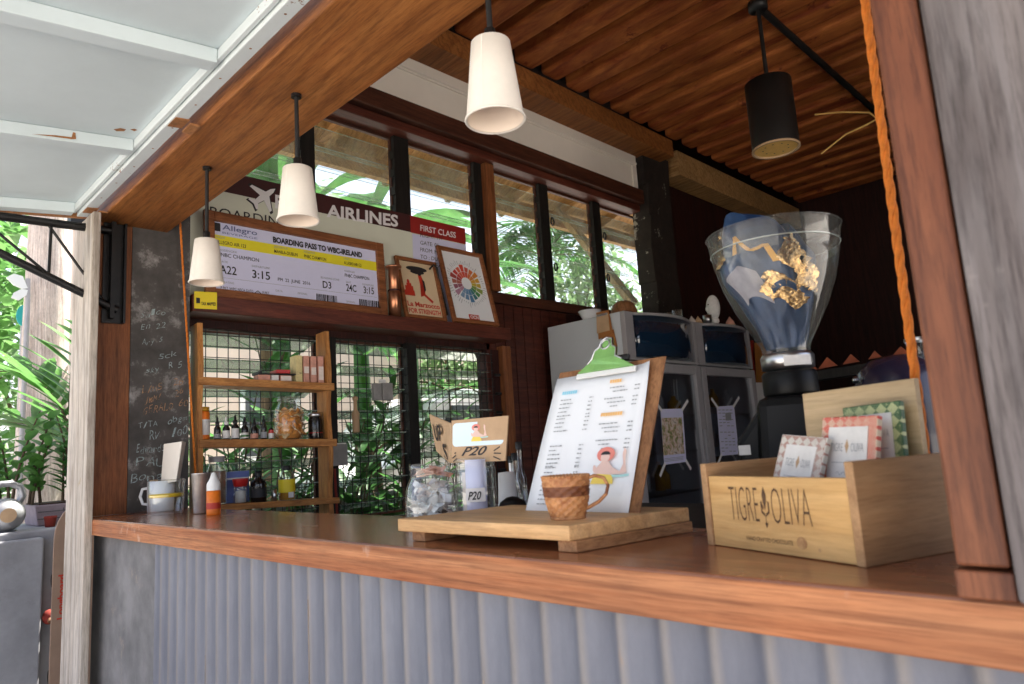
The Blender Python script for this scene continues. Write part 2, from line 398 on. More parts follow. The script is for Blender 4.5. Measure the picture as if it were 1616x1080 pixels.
glass('hopper', (.88, .87, .86), .22, .07, .02, film=.055, top=.32)
glass('clear_glass', (.96, .98, .98), .3, .03, .04, top=.5)
glass('door_glass', (.75, .77, .8), .3, .02, .08)
leafmat('leaf', (.022, .10, .012), (.06, .22, .03))
leafmat('leaf_bright', (.05, .17, .025), (.11, .28, .05), .45)
leafmat('leaf_dark', (.012, .05, .010), (.035, .12, .022), .35)
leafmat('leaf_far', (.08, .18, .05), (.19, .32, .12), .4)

# painted corrugated sheet: reflected light painted in as bluish flats and grey-tan crests, plus some wear
def sheet():
    m, nt, b = _new('sheet'); tc = nt.nodes.new('ShaderNodeTexCoord'); sp = nt.nodes.new('ShaderNodeSeparateXYZ'); nt.links.new(tc.outputs['Object'], sp.inputs[0])
    def mth(op, a, v=None):
        q = nt.nodes.new('ShaderNodeMath'); q.operation = op; nt.links.new(a, q.inputs[0])
        if v is not None: q.inputs[1].default_value = v
        return q.outputs[0]
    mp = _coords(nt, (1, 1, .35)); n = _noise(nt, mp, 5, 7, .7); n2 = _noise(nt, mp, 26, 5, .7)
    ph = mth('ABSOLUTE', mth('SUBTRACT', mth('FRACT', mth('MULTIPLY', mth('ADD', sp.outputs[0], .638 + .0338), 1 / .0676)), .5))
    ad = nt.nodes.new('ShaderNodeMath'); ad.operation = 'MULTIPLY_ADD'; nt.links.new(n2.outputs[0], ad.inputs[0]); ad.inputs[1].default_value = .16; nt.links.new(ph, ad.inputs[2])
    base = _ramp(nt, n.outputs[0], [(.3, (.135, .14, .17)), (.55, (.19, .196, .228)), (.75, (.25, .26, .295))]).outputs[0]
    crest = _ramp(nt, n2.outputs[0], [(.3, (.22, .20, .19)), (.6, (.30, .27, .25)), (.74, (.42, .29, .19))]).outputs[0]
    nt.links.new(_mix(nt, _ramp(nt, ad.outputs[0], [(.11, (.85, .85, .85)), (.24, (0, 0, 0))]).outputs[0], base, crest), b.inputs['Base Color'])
    b.inputs['Roughness'].default_value = .5; b.inputs['Metallic'].default_value = .15; _bump(nt, b, n.outputs[0], .35, .01); MATS['sheet'] = m
sheet()
# woven wicker
def wicker():
    m, nt, b = _new('wicker'); tc = nt.nodes.new('ShaderNodeTexCoord')
    mp = nt.nodes.new('ShaderNodeMapping'); nt.links.new(tc.outputs['Object'], mp.inputs[0]); n = _noise(nt, mp, 60, 4, .7)
    sp = nt.nodes.new('ShaderNodeSeparateXYZ'); nt.links.new(tc.outputs['Object'], sp.inputs[0])
    c = _ramp(nt, n.outputs[0], [(.3, (.32, .11, .035)), (.7, (.66, .33, .13))]).outputs[0]
    band = _ramp(nt, sp.outputs[2], [(.0, (1, 1, 1)), (.034, (1, 1, 1)), (.035, (.36, .25, .2)), (.046, (.36, .25, .2)), (.047, (1, 1, 1))]); band.color_ramp.interpolation = 'CONSTANT'
    nt.links.new(_mix(nt, 1., c, band.outputs[0], 'MULTIPLY'), b.inputs['Base Color']); b.inputs['Roughness'].default_value = .55; MATS['wicker'] = m
wicker()
# two-colour lattice for wrapped chocolate bars
def lattice(name, a, b_, sc):
    m, nt, b = _new(name); mp = _coords(nt, (1, 1, 1)); mp.inputs['Rotation'].default_value = (0, radians(45), 0)
    ck = nt.nodes.new('ShaderNodeTexChecker'); ck.inputs['Scale'].default_value = sc; ck.inputs[1].default_value = _c4(a); ck.inputs[2].default_value = _c4(b_)
    n = _noise(nt, mp, 150, 3, .6)
    nt.links.new(mp.outputs[0], ck.inputs[0]); nt.links.new(_mix(nt, _ramp(nt, n.outputs[0], [(.62, (0, 0, 0)), (.70, (1, 1, 1))]).outputs[0], ck.outputs[0], _c4(b_)), b.inputs['Base Color'])
    b.inputs['Roughness'].default_value = .5; MATS[name] = m
lattice('wrap_red', (.62, .06, .04), (.66, .52, .38), 105)
lattice('wrap_green', (.03, .10, .035), (.48, .52, .26), 85)
lattice('wrap_pale', (.40, .22, .18), (.62, .60, .54), 105)
# ------------------------------------------------------------------ the setting
XJ, XW, YF, ZC, ZB = -2.98, -3.18, .725, 1.10, 2.245
tag(MB().box(-60, 40, -40, 60, -.06, 0).build('ground', 'ground'), None, None, kind='structure')
tag(MB().box(-3.2, 1.6, .8, 7.9, .0, .012).build('bar_floor', 'floor'), None, None, kind='structure')

class Panel:
    """a flat rectangle frame: origin, right, up, normal"""
    def __init__(s, o, rt, up): s.o = Vector(o); s.r = Vector(rt).normalized(); s.u = Vector(up).normalized(); s.n = s.r.cross(s.u)
    def pt(s, a, b, c=0): return s.o + s.r * a + s.u * b + s.n * c
    def fn(s, px, py): return atp(px, py, s.o, s.n)
    def st(s, px, py): q = s.fn(px, py) - s.o; return q.dot(s.r), q.dot(s.u)
    def box(s, mb, a0, a1, b0, b1, c0, c1):
        P = s.pt
        return mb.hexa([P(a0, b0, c0), P(a1, b0, c0), P(a1, b0, c1), P(a0, b0, c1)], [P(a0, b1, c0), P(a1, b1, c0), P(a1, b1, c1), P(a0, b1, c1)])
    def quad(s, mb, a0, a1, b0, b1, c=.001): return mb.ngon([s.pt(a0, b0, c), s.pt(a1, b0, c), s.pt(a1, b1, c), s.pt(a0, b1, c)])
    def text(s, mb, st, a0, a1, b0, h, c=.001, bold=0., shear=0.): return mb.text(st, s.pt(a0, b0), s.r * (a1 - a0), s.u * h, s.n, c, bold, shear)
    def disc(s, mb, a, b, ra, rb=None, c=.001, t0=0, t1=2 * pi, n=28):
        rb = rb or ra; return mb.ngon([s.pt(a + ra * cos(t0 + (t1 - t0) * k / n), b + rb * sin(t0 + (t1 - t0) * k / n), c) for k in range(n + (0 if abs(t1 - t0 - 2 * pi) < .01 else 1))])

K = thing('coffee_kiosk', 'timber coffee kiosk with open serving hatch, brown header beam and louvred window wall', 'kiosk', (-2.98, .73, 0))
lab(MB().box(-3.10, -2.842, .695, .722, 0, 2.235).build('post', 'white_board', K, bevel=.003), 'weathered whitish upright board at the hatch')
MB().box(-3.13, XJ, .735, .871, ZC + .001, ZB - .002).build('hatch_jamb', 'brown_post', K, bevel=.002)
cw = MB().box(-3.16, -2.984, .873, 1.10, 0, 2.9).build('chalk_wall', 'chalk_concrete', K)
lab(cw, 'grey concrete column covered in chalk scribbles')
PW = Panel((-2.984, .873, 1.1), Y, Z)
ch = MB(); co = MB()
for s, a, b, h, o in (('Salco', (222, 502), (262, 496), 9, 0), ('En 22.', (222, 522), (270, 516), 9, 0), ('Ary 5', (224, 545), (258, 540), 8, 0), ('5ck', (250, 566), (280, 562), 8, 0),
                      ('sky  R.5', (230, 590), (288, 580), 9, 0), ('LIMS- 26', (224, 622), (290, 606), 10, 1), ('JIMI - 26', (228, 637), (290, 622), 9, 1), ('GERALD-60', (226, 655), (298, 640), 12, 1),
                      ('TITA  obgm', (218, 678), (296, 664), 9, 0), ('RV  100', (236, 694), (297, 686), 13, 0), ('Edwards', (215, 716), (262, 713), 12, 0), ('PAU', (214, 737), (262, 735), 15, 0), ('Bong', (206, 762), (258, 756), 15, 0)):
    t = co if o else ch; k0 = (len(t.v), len(t.f)); rc = random.Random(a[1]); n = len(s)
    for i, cch in enumerate(s):                  # each letter sits a little differently, as by hand
        if cch == ' ': continue
        f0, f1 = i / n, (i + .86) / n; jy = rc.uniform(-1.6, 1.6); hh = h * rc.uniform(.85, 1.25) * (1 if cch.isupper() or cch.isdigit() else .95)
        pa = (a[0] + (b[0] - a[0]) * f0, a[1] + (b[1] - a[1]) * f0 + jy); pb = (a[0] + (b[0] - a[0]) * f1, a[1] + (b[1] - a[1]) * f1 + jy + rc.uniform(-1.5, 1.2))
        if cch in '.-': continue
        t.ptext(cch, pa, pb, hh, PW.fn, PW.n, .0015, -.012, rc.uniform(0, .35)); t.groups.pop()
    t.groups.append((k0, (len(t.v), len(t.f))))
ch.build_split('chalk_lettering', 'chalk', cw); co.build_split('chalk_lettering', 'chalk_orange', cw)
lab(MB().box(-3.13, .75, .746, 1.008, ZB, 2.5).build('header_beam', 'brown_beam', K, bevel=.004), 'broad brown beam over the hatch')
MB().box(-3.2, 1.5, .80, .98, 2.51, 4.0).build('wall', 'dark_planks', K)
rj = MB().box(-.176, -.136, .720, .87, ZC + .028, ZB - .002).build('hatch_jamb', 'red_post', K, bevel=.003)
MB().box(-.178, -.134, .717, .872, ZC + .001, ZC + .025).build('base_block', 'red_post', rj, bevel=.002)
lab(MB().box(-.133, .5, .712, .92, ZC + .001, 2.3).build('post', 'grey_board', K, bevel=.004), 'wide weathered grey board right of the hatch')
MB().box(-.133, .9, .93, 1.0, 0, 2.3).build('wall', 'dark_planks', K)

# ceiling
MB().box(-3.3, 1.6, .98, 7.95, 3.932, 3.947).build('ceiling_deck', 'dark_planks', K)
yy = 1.30
while yy < 7.7:
    MB().box(-2.86, 1.5, yy + random.uniform(-.006, .006), yy + .168, 3.755 + random.uniform(-.006, .006), 3.90).build('ceiling_joist', 'ceiling_wood', K, bevel=.022)
    yy += .257
MB().box(-3.12, -2.85, 1.0, 5.0, 3.60, 3.745).build('wall_plate', 'brown_beam', K, bevel=.004)
MB().box(-3.14, -2.93, 5.2, 7.8, 3.52, 3.745).build('wall_plate', 'eave_wood', K, bevel=.004)  # far stretch in a lighter wood: its lit underside is put into the colour
fz = MB().box(-3.14, -3.05, 1.0, 4.72, 3.302, 3.70).build('frieze', 'frieze_paint', K)
MB().box(-3.049, -3.035, 1.0, 4.70, 3.50, 3.512).box(-3.049, -3.028, 1.0, 4.70, 3.513, 3.53).box(-3.049, -3.035, 4.64, 4.70, 3.31, 3.499).build('moulding', 'frieze_paint', fz, bevel=.003)
MB().box(XW - .06, -3.02, 1.0, 4.75, 3.185, 3.30).build('window_head', 'window_wood', K, bevel=.006)
MB().box(XW - .06, -3.07, 1.0, 4.75, 3.13, 3.183).build('window_head', 'ledge_wood', K, bevel=.004)
MB().box(XW - .06, -3.13, 1.1, 4.9, 2.19, 2.262).build('window_sill', 'window_wood', K, bevel=.004)
MB().box(XW - .05, -3.145, 1.1, 3.0, 1.88, 2.188).build('wall', 'dark_planks', K)
MB().box(XW - .05, XW + .02, 2.96, 7.8, 0, 2.188).build('wall', 'dark_planks', K)
MB().box(XW - .05, XW + .02, 1.1, 2.958, 0, .93).build('wall', 'dark_planks', K)
MB().box(XW - .05, XW + .02, 4.9, 7.8, 2.19, 3.74).build('wall', 'dark_planks', K)
g = MB()
for k in range(9): g.box(XW + .022, XW + .035, 2.97 + k * .09, 3.052 + k * .09, .9, 2.186)
lab(g.build('wainscot', 'dark_red_wood', K, bevel=.003), 'dark red plank panelling beside the fridge')
MB().box(-3.3, 1.6, 7.82, 7.9, 0, 3.931).build('wall', 'dark_planks', K)
MB().box(1.5, 1.6, 3.2, 7.81, 0, 3.931).build('wall', 'dark_planks', K)
MB().box(1.5, 1.6, .99, 3.199, 2.95, 3.931).build('wall', 'dark_planks', K)
MB().box(.91, 1.6, .8, .98, 0, 2.5).build('wall', 'dark_planks', K)
pl = MB()
for k in range(14):
    z0 = k * .28; j = lambda: random.uniform(-.012, .012)
    pl.hexa([(-3.15, 4.76 + j(), z0), (-2.99 + j(), 4.76 + j(), z0), (-2.99 + j(), 5.12, z0), (-3.15, 5.12, z0)], [(-3.15, 4.76 + j(), z0 + .279), (-2.99 + j(), 4.76 + j(), z0 + .279), (-2.99 + j(), 5.12, z0 + .279), (-3.15, 5.12, z0 + .279)])
plain('peeling', (.022, .014, .010), .8, var=.5, nsc=14, bump=.5, stain=((.34, .31, .25), 4.5, .60, .03))
lab(pl.build('pillar', 'peeling', K), 'dark pillar with peeling paint')

MB().box(-3.22, -3.16, .985, 7.9, 3.703, 3.931).build('wall', 'dark_planks', K)
# ledge over the lower windows
lg = MB().box(-3.15, XJ, 1.112, 3.03, 1.917, 1.992).build('ledge', 'ledge_wood', K, bevel=.003)
st = MB(); PL = Panel((XJ, 1.112, 1.95), Y, Z); 
a0, b0 = PL.st(306, 487); a1, b1 = PL.st(341, 461)
pst = tag(MB().pquad([(306, 487), (342, 489), (342, 462), (306, 460)], PL.fn, X, .003).build('sticker', 'sticker_yellow'), 'small yellow sticker on the left end of the dark red ledge', 'sticker')
MB().ptext('TAX MAPPED', (317, 482), (340, 483), 5, PL.fn, X, .0045, .02).pquad([(309, 479), (315, 479), (315, 471), (309, 470)], PL.fn, X, .0045).build('lettering', 'ink', pst)

# windows: bays between the uprights
def ywp(px, py): return atx(px, py, XW).y
UB = [ywp(470, 230), ywp(492, 230), ywp(617, 240), ywp(640, 240), ywp(742, 260), ywp(768, 275), ywp(846, 310), ywp(860, 316), ywp(931, 340), ywp(943, 345), ywp(1006, 350)]
ZS, ZT = 2.263, 3.129
def bay(name, y0, y1, z0, z1, tilt, step, gm, lip):
    wn_ = MB().box(XW - .02, XW + .0, y0, y1, z1 - .018, z1).box(XW - .02, XW, y0, y1, z0, z0 + .012).box(XW - .02, XW, y0, y0 + .008, z0 + .013, z1 - .019).box(XW - .02, XW, y1 - .008, y1, z0 + .013, z1 - .019).build(name, 'window_wood', K)
    gl = MB(); ed = MB(); z = z0 + .06; hw = step * .54
    while z < z1 - .03:
        dx, dz = sin(tilt) * hw, cos(tilt) * hw; a = random.uniform(-.03, .03)
        dx += a * .04
        gl.bar((XW - .03, y0 + .01, z), (XW - .03, y1 - .01, z), hw * 2, .004, up=(cos(tilt), 0, sin(tilt)))
        for sg in (-1, 1):
            ed.bar((XW - .03 + sg * -dx * 1.02, y0 + .01, z + sg * dz * 1.02), (XW - .03 + sg * -dx * 1.02, y1 - .01, z + sg * dz * 1.02), lip, .0045, up=(cos(tilt), 0, sin(tilt)))
        z += step
    gl.build('louvre_glass', gm, wn_); ed.build('louvre_edge', 'pane_edge', wn_)
    return wn_
bays = [(1.14, UB[0])] + [(UB[i], UB[i + 1]) for i in (1, 3, 5, 7, 9)]
for y0, y1 in bays: bay('louvre_window', y0, y1, ZS, ZT, radians(-17), .112, 'pane', .003)
for i in (0, 2, 4, 6, 8):
    y0, y1 = UB[i], UB[i + 1]
    m = MB()
    if i == 4:
        ym = y0 + (y1 - y0) * .45
        m.box(XW - .03, XW + .03, y0, ym, ZS, ZT); MB().box(XW - .03, XW + .07, ym + .002, y1, ZS, ZT).build('mullion', 'brown_post', K, bevel=.003)
    else: m.box(XW - .03, XW + .03, y0, y1, ZS, ZT)
    z = ZS + .05
    while z < ZT - .04:       # louvre clips stick out along the upright
        m.box(XW - .01, XW + .036, y0 - .008, y0 - .001, z, z + .05); z += .112
    mu = m.build('mullion', 'black_wood', K)
    if i >= 6:
        for zz in (2.52, 2.86):
            MB().tube([(XW + .04 + .0, y1 + .02 + .016 * cos(t), zz + .03 * sin(t)) for t in [k * pi / 5 for k in range(11)]], .006, 6).build('louvre_lever', 'black_metal', mu)
MB().box(XW - .03, XW + .04, UB[10], UB[10] + .16, ZS, ZT).build('mullion', 'window_wood', K)
# lower windows with wire mesh
LB = [1.15, ywp(496, 560), ywp(522, 560), ywp(636, 650), ywp(652, 650), ywp(770, 610)]
for a, b in ((0, 1), (2, 3), (4, 5)):
    wn_ = bay('mesh_window', LB[a], LB[b], .95, 1.875, radians(-76 if a else -72), .118, 'pane_green', .005)
    ms = MB(); y = LB[a] + .02
    while y < LB[b]: ms.bar((XW + .06, y, .96), (XW + .06, y, 1.87), .0034, .0034, up=(1, 0, 0)); y += .0508
    z = .98
    while z < 1.87: ms.bar((XW + .0636, LB[a], z), (XW + .0636, LB[b], z), .0034, .0034); z += .0508
    ms.build('wire_mesh', 'black_metal', wn_)
for a, b in ((1, 2), (3, 4)): MB().box(XW - .03, XW + .055, LB[a] + .002, LB[b] - .002, .94, 1.878).build('mullion', 'black_wood', K)
MB().box(XW - .03, XW + .05, LB[5] + .002, LB[5] + .06, .94, 1.878).build('mullion', 'dark_planks', K)
m = MB()
for k in range(7): m.box(XW - .03, XW + .07, LB[5] + .012, LB[5] + .05, 1.0 + k * .118, 1.015 + k * .118)
m.build('louvre_clip', 'black_metal', K)
MB().box(XW + .0, XW + .09, LB[5] + .064, LB[5] + .135, .94, 1.90).build('window_trim', 'brown_post', K, bevel=.003)
# eave outside the windows
ev = MB().box(-4.10, XW - .07, -1.0, 9, 0, .02); ev.v = [Vector((p.x, p.y, p.z + 3.60 + (p.x + 3.2) * .30)) for p in ev.v]
ev = ev.build('eave', 'eave_wood', K)
for k in range(16):
    y = -.7 + k * .6; MB().bar((-4.08, y, 3.285), (XW - .075, y, 3.555), .045, .09).build('rafter', 'eave_wood', ev)
MB().box(-3.93, -3.87, -1, 9, 3.20, 3.335).build('eave_beam', 'eave_wood', ev)
p0, p1 = atx(1000, 480, -3.30), atx(880, 330, -3.9)
MB().bar(p0, p1, .09, .05, up=(1, 0, 0)).build('knee_brace', 'brace_wood', ev)
MB().box(-3.35, 1.7, .72, 8.0, 3.95, 4.02).build('roof', 'corrugated', K)

# ------------------------------------------------------------------ counter
CT = thing('bar_counter', 'long reddish wooden bar counter over a grey corrugated metal front', 'counter', (-1.5, .9, 0))
MB().box(-2.99, .6, YF + .0015, 1.085, ZC - .055, ZC).build('countertop', 'counter_top', CT, bevel=.004)
MB().box(-2.99, .6, YF - .004, YF, ZC - .056, ZC - .002).build('edge_board', 'counter_edge', CT, bevel=.002)
MB().box(-2.99, -2.33, .765, .86, 0, ZC - .057).build('concrete_panel', 'panel_concrete', CT)
cg = MB(); sm = MB(); n0 = -2.331; N = int((.6 - n0) / .0056)
pr = []
for i in range(N + 1):
    x = n0 + i * .0056; ph = ((x + 2.138) / .0676) % 1
    d = .0085 * (abs(cos(pi * ph)) ** 5.0)      # sharp-topped ribs with wide flats between
    pr.append((x, .768 - d))
cg.add([(x, y, .0) for x, y in pr] + [(x, y, ZC - .057) for x, y in pr], [(i, i + 1, N + 2 + i, N + 1 + i) for i in range(N)], True)
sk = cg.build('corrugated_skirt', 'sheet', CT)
x = -2.138
while x < .55:
    s = random.uniform(.4, 1.1) * .0014; z9 = random.uniform(.1, .9)
    if random.random() < .35: MB().box(x - s, x + s, .7588, .7600, z9, min(ZC - .06, z9 + random.uniform(.1, .35))).build('rust_streak', 'rust_seam', sk)
    x += .0676

# ------------------------------------------------------------------ awning shutter
SL = math.tan(radians(6.5))
A = thing('awning_shutter', 'pale painted wooden shutter panel propped open above the counter', 'awning', (-1.4, .71, 2.26))
def aw(x0, x1, y0, y1, d0, d1):   # y0 nearer the hinge, d measured up from the shutter's lower face
    z = lambda y: 2.252 - (.712 - y) * SL
    return [(x0, y0, z(y0) + d0), (x1, y0, z(y0) + d0), (x1, y1, z(y1) + d0), (x0, y1, z(y1) + d0)], [(x0, y0, z(y0) + d1), (x1, y0, z(y0) + d1), (x1, y1, z(y1) + d1), (x0, y1, z(y1) + d1)]
MB().hexa(*aw(-2.98, .75, .713, -.46, .041, .055)).build('panel', 'awning_paint', A)
MB().hexa(*aw(-2.98, .75, .712, .672, 0, .04)).build('rail', 'awning_trim', A, bevel=.002)
MB().hexa(*aw(-2.98, .75, .668, .655, .012, .04)).build('rail', 'awning_trim', A, bevel=.002)
MB().hexa(*aw(-2.98, .75, -.40, -.46, 0, .04)).build('rail', 'awning_trim', A, bevel=.002)
for x in (-2.955, -2.27, -1.63, -.98, -.33, .32, .7):
    MB().hexa(*aw(x - .025, x + .025, .654, -.395, .002, .04)).build('rib', 'awning_paint', A, bevel=.002)
lab(MB().hexa(*aw(-2.999, -2.981, .714, -.46, -.002, .057)).build('edge_strip', 'rust', A), 'brown weathered outer edge')
for px, py in ((290, 195), (152, 333)):
    q = atz(px, py, 2.25); MB().hexa(*aw(q.x - .035, q.x + .03, .715, .676, -.003, -.0005)).box(q.x - .035, q.x + .03, .716, .745, 2.238, 2.243).build('hinge', 'rust', A)
PA = Panel((0, .712, 2.252), X, (0, -1, -SL))
for c, pts in ((.0415, ((179, 204), (190, 202), (199, 204), (196, 207), (184, 207))), (.0415, ((205, 204), (212, 203), (217, 205), (212, 207)))):
    o_ = PA.pt(0, 0, -.041); m = MB().ngon([atp(*p, o_, PA.n) + PA.n * .0008 for p in pts]); m.build('rust_mark', 'rust', A)
m = MB()
m.ngon([atx(*p, -2.2445) + X * .0012 for p in ((50, 212), (88, 214), (113, 217), (115, 209), (119, 210), (120, 220), (112, 220), (90, 217))]); m.build('rust_mark', 'rust', A)
rs = random.Random(12); m = MB()
for k in range(16):        # screw heads along the rail and the ribs
    m.disc if False else PA.disc(m, -2.9 + k * .175, .020 + rs.uniform(-.004, .004), .0035, c=.0006, n=8)
m.build('screw_head', 'rust', A)
BR = thing('shutter_bracket', 'black steel truss bracket bolted to the left jamb under the awning', 'bracket', (-2.96, .8, 1.84))
MB().box(-2.978, -2.968, .765, .842, 1.835, 2.240).box(-2.968, -2.945, .834, .842, 1.835, 2.24).box(-2.968, -2.935, .785, .80, 1.85, 2.238).build('upright', 'black_metal', BR)
MB().tube([(-2.955, .80, 2.205), (-2.955, .43, 2.193), (-2.955, .1, 2.18)], .0165, 10).build('top_bar', 'black_metal', BR)
MB().tube([(-2.955, .815, 1.886), (-2.955, .434, 2.057), (-2.955, .17, 2.172)], .0155, 10).build('bottom_bar', 'black_metal', BR)
for a, b in (((.585, 2.19), (.583, 2.0)), ((.575, 2.19), (.775, 1.905)), ((.36, 2.185), (.575, 2.005)), ((.36, 2.185), (.36, 2.095))):
    MB().tube([(-2.955, a[0], a[1]), (-2.955, b[0], b[1])], .0055, 8).build('brace', 'black_metal', BR)

# ------------------------------------------------------------------ ropes
def rope(name, label, a, b, rad):
    a, b = Vector(a), Vector(b); d = (b - a); L = d.length; d.normalize(); e1 = d.cross(Y).normalized(); e2 = d.cross(e1)
    m = MB(); n = int(L / (rad * .9))
    for s in range(3):
        m.tube([a + d * (L * i / n) + (e1 * cos(i * .36 + s * 2.094) + e2 * sin(i * .36 + s * 2.094)) * rad * .5 for i in range(n + 1)], rad * .62, 7)
    tag(m.build(name, 'rope'), label, 'rope')
rope('rope', 'twisted orange rope hanging beside the reddish post', aty(1362, -20, 1.055), aty(1475, 825, 1.055), .0060)
rope('rope', 'thin orange cord running down the grey chalk column', atx(284, 345, -2.955), atx(311, 790, -2.955), .0042)

# ------------------------------------------------------------------ lamps
def cup_lamp(px, top, h, rb, rt, label, tilt):
    q = aty(px[0], px[1], .875); x = q.x
    t = thing('pendant_lamp', label, 'lamp', (x, .875, top), 0, 'paper cup pendant lamps along the beam')
    MB().lathe([(rt - .004, .0), (rt, -.002), (rt + (rb - rt) * .5, -h * .5), (rb, -h + .004)], 40).lathe([(0, -.001), (rt - .004, 0)], 40).build('lamp_shade', 'paper_cup', t, world=False)
    sh = t.children[0] if t.children else None
    MB().lathe([(rt + .0006, -.004), (rb + .0004, -h + .006)], 2, -1.25, -1.19).build('seam', 'frieze_paint', t, world=False)
    MB().lathe([(rb - .001, -h + .005), (rb + .0025, -h + .004), (rb + .003, -h + .001), (rb + .001, -h - .0012), (rb - .0015, -h + .001)], 40).build('rolled_rim', 'paper_cup', t, world=False)
    MB().lathe([(rb - .002, -h + .002), (rt - .002, -.012), (0, -.012)], 40).build('shade_lining', 'lamp_inside', t, world=False)
    MB().tube([(0, 0, ZB - .001 - top), (.001, 0, .02), (.003, 0, .0)], .0058, 10).lathe([(.0, .028), (.011, .027), (.011, .0)], 14).build('cord', 'black_paint', t, world=False)
    MB().tube([(0, 0, ZB - .001 - top), (0, 0, ZB - .010 - top)], .014, 12).build('ceiling_cap', 'black_metal', t, world=False)
    return t
cup_lamp((326, 420), 1.992, .145, .052, .037, 'paper cup pendant lamp hanging lowest and nearest the chalk column', 0)
cup_lamp((470, 300), 2.032, .147, .053, .038, 'paper cup pendant lamp in front of the airline banner', 0)
cup_lamp((778, 130), 2.028, .160, .055, .038, 'largest looking paper cup pendant lamp, in front of the white frieze', 0)
B = thing('pendant_lamp', 'large black cylinder pendant lamp hanging from the slatted ceiling', 'lamp', (-1.5, 3.768, 3.755))
MB().lathe([(0, 0), (.055, 0), (.055, -.05), (0, -.05)], 20).build('ceiling_cap', 'black_paint', B, world=False)
zt, zb = aty(1217, 124, 3.768).z - 3.755, aty(1229, 232, 3.768).z - 3.755
MB().tube([(0, 0, -.05), (0, 0, zt)], .012, 10).build('rod', 'black_paint', B, world=False)
MB().lathe([(0, zt + .004), (.05, zt), (.128, zt - .02), (.128, zb)], 36).build('lamp_shade', 'black_paint', B, world=False)
MB().lathe([(.128, zb), (.131, zb - .004), (.131, zb - .014), (.118, zb - .012), (.116, zb)], 36).build('rim', 'kraft', B, world=False)
df = MB().lathe([(.117, zb - .004), (0, zb - .004)], 36).build('diffuser', 'amber', B, world=False)
m = MB()
for k in range(9): a = k * .7; m.at(.07 * cos(a), .07 * sin(a), zb - .0055).lathe([(.005, 0), (0, 0)], 8)
m.build('rivet', 'ink', df, world=False)
tag(MB().tube([(-1.5, 3.83, 3.728), (-1.5, 5.3, 3.728), (-1.5, 7.7, 3.728)], .022, 10).build('conduit', 'black_paint'), 'black conduit pipe running back along the slatted ceiling', 'pipe')
tag(MB().tube([aty(*p, 4.6) for p in ((1286, 181), (1330, 177), (1372, 178), (1384, 188), (1366, 198), (1335, 212), (1296, 243))], .006, 6).build('loose_wire', 'amber'), 'loose pale wire dangling under the slatted ceiling', 'wire')
# ------------------------------------------------------------------ things on the ledge
def picture(name, label, cat, TL, TR, BR, BL, o, lean, border, fmat, pmat, dep=.022):
    th = radians(lean); P = Panel(o, Y, (-sin(th), 0, cos(th)))
    c = [P.st(*q) for q in (TL, TR, BR, BL)]
    a0 = (c[0][0] + c[3][0]) / 2; a1 = (c[1][0] + c[2][0]) / 2; b1 = (c[0][1] + c[1][1]) / 2; b0 = 0
    t = thing(name, label, cat, P.pt((a0 + a1) / 2, b0))
    m = MB(); w_ = border
    P.box(m, a0, a0 + w_, b0, b1, 0, dep); P.box(m, a1 - w_, a1, b0, b1, 0, dep); P.box(m, a0 + w_, a1 - w_, b1 - w_, b1, .0, dep - .001); P.box(m, a0 + w_, a1 - w_, b0, b0 + w_, 0, dep - .001)
    m.build('frame', fmat, t, bevel=.003)
    P.box(MB_ := MB(), a0 + w_ - .004, a1 - w_ + .004, b0 + w_ - .004, b1 - w_ + .004, .002, .006); sh = MB_.build('print', pmat, t)
    Q = Panel(P.pt(0, 0, .006), P.r, P.u)
    return t, sh, Q, (a0 + w_, a1 - w_, b0 + w_, b1 - w_)

# airline banner
PB = Panel((-3.12, 1.13, 1.993), Y, Z)
a1, b1 = PB.st(712, 354); a2, b2 = PB.st(737, 415); a0_, b0_ = PB.st(405, 287)
H = (b1 + b0_) / 2
bn = thing('airline_sign', 'large cream airline banner board with maroon band, standing behind the framed pictures', 'sign', (-3.11, 1.9, 1.993))
mb = MB(); PB.box(mb, .0, a2, 0, H, -.004, 0)
mb.build('board', 'cream', bn, bevel=.004)
x0, tb = PB.st(430, 316); x2, _ = PB.st(648, 366); bz0 = PB.st(640, 365)[1]; bz1 = PB.st(640, 338)[1]
mb = MB(); PB.quad(mb, 0.0, x2, bz0, bz1); mb.build('band', 'maroon', bn)
mb = MB(); PB.quad(mb, x2, a2 - .001, bz0 - .002, bz1 - .002); mb.build('band', 'red_print', bn)
mb = MB(); PB.quad(mb, x2 + .01, a2 - .004, .002, bz0 - .006, .0012); mb.build('panel', 'paper_blue', bn)
m = MB()
m.ptext('PNBC', (434, 328), (499, 341), 20, PB.fn, X, .002, .03).ptext('AIRLINES', (515, 342), (628, 358), 19, PB.fn, X, .002, .03)
for s0, s1, yb, yt in ((515, 628, 341, 0),): pass
PLN = [(0, .95), (.07, .8), (.09, .58), (.5, .32), (.5, .22), (.1, .32), (.075, .08), (.2, -.04), (.2, -.12), (0, -.06), (-.2, -.12), (-.2, -.04), (-.075, .08), (-.1, .32), (-.5, .22), (-.5, .32), (-.09, .58), (-.07, .8)]
ca, cb = PB.st(414, 312); sc = .150; an = radians(-48)
def plane_pts(k, off): return [PB.pt(ca + sc * k * ((x) * cos(an) - (y - .35) * sin(an)), cb + sc * k * ((x) * sin(an) + (y - .35) * cos(an)), off) for x, y in PLN]
m.ngon(plane_pts(1, .003))
m.ptext('FIRST CLASS', (663, 364), (719, 376), 9, PB.fn, X, .002, .015)
m.build_split('lettering', 'white_print', bn)
m = MB().ngon(plane_pts(1.16, .0022))
m.ptext('BOARDING', (331, 342), (456, 360), 16, PB.fn, X, .002, .0)
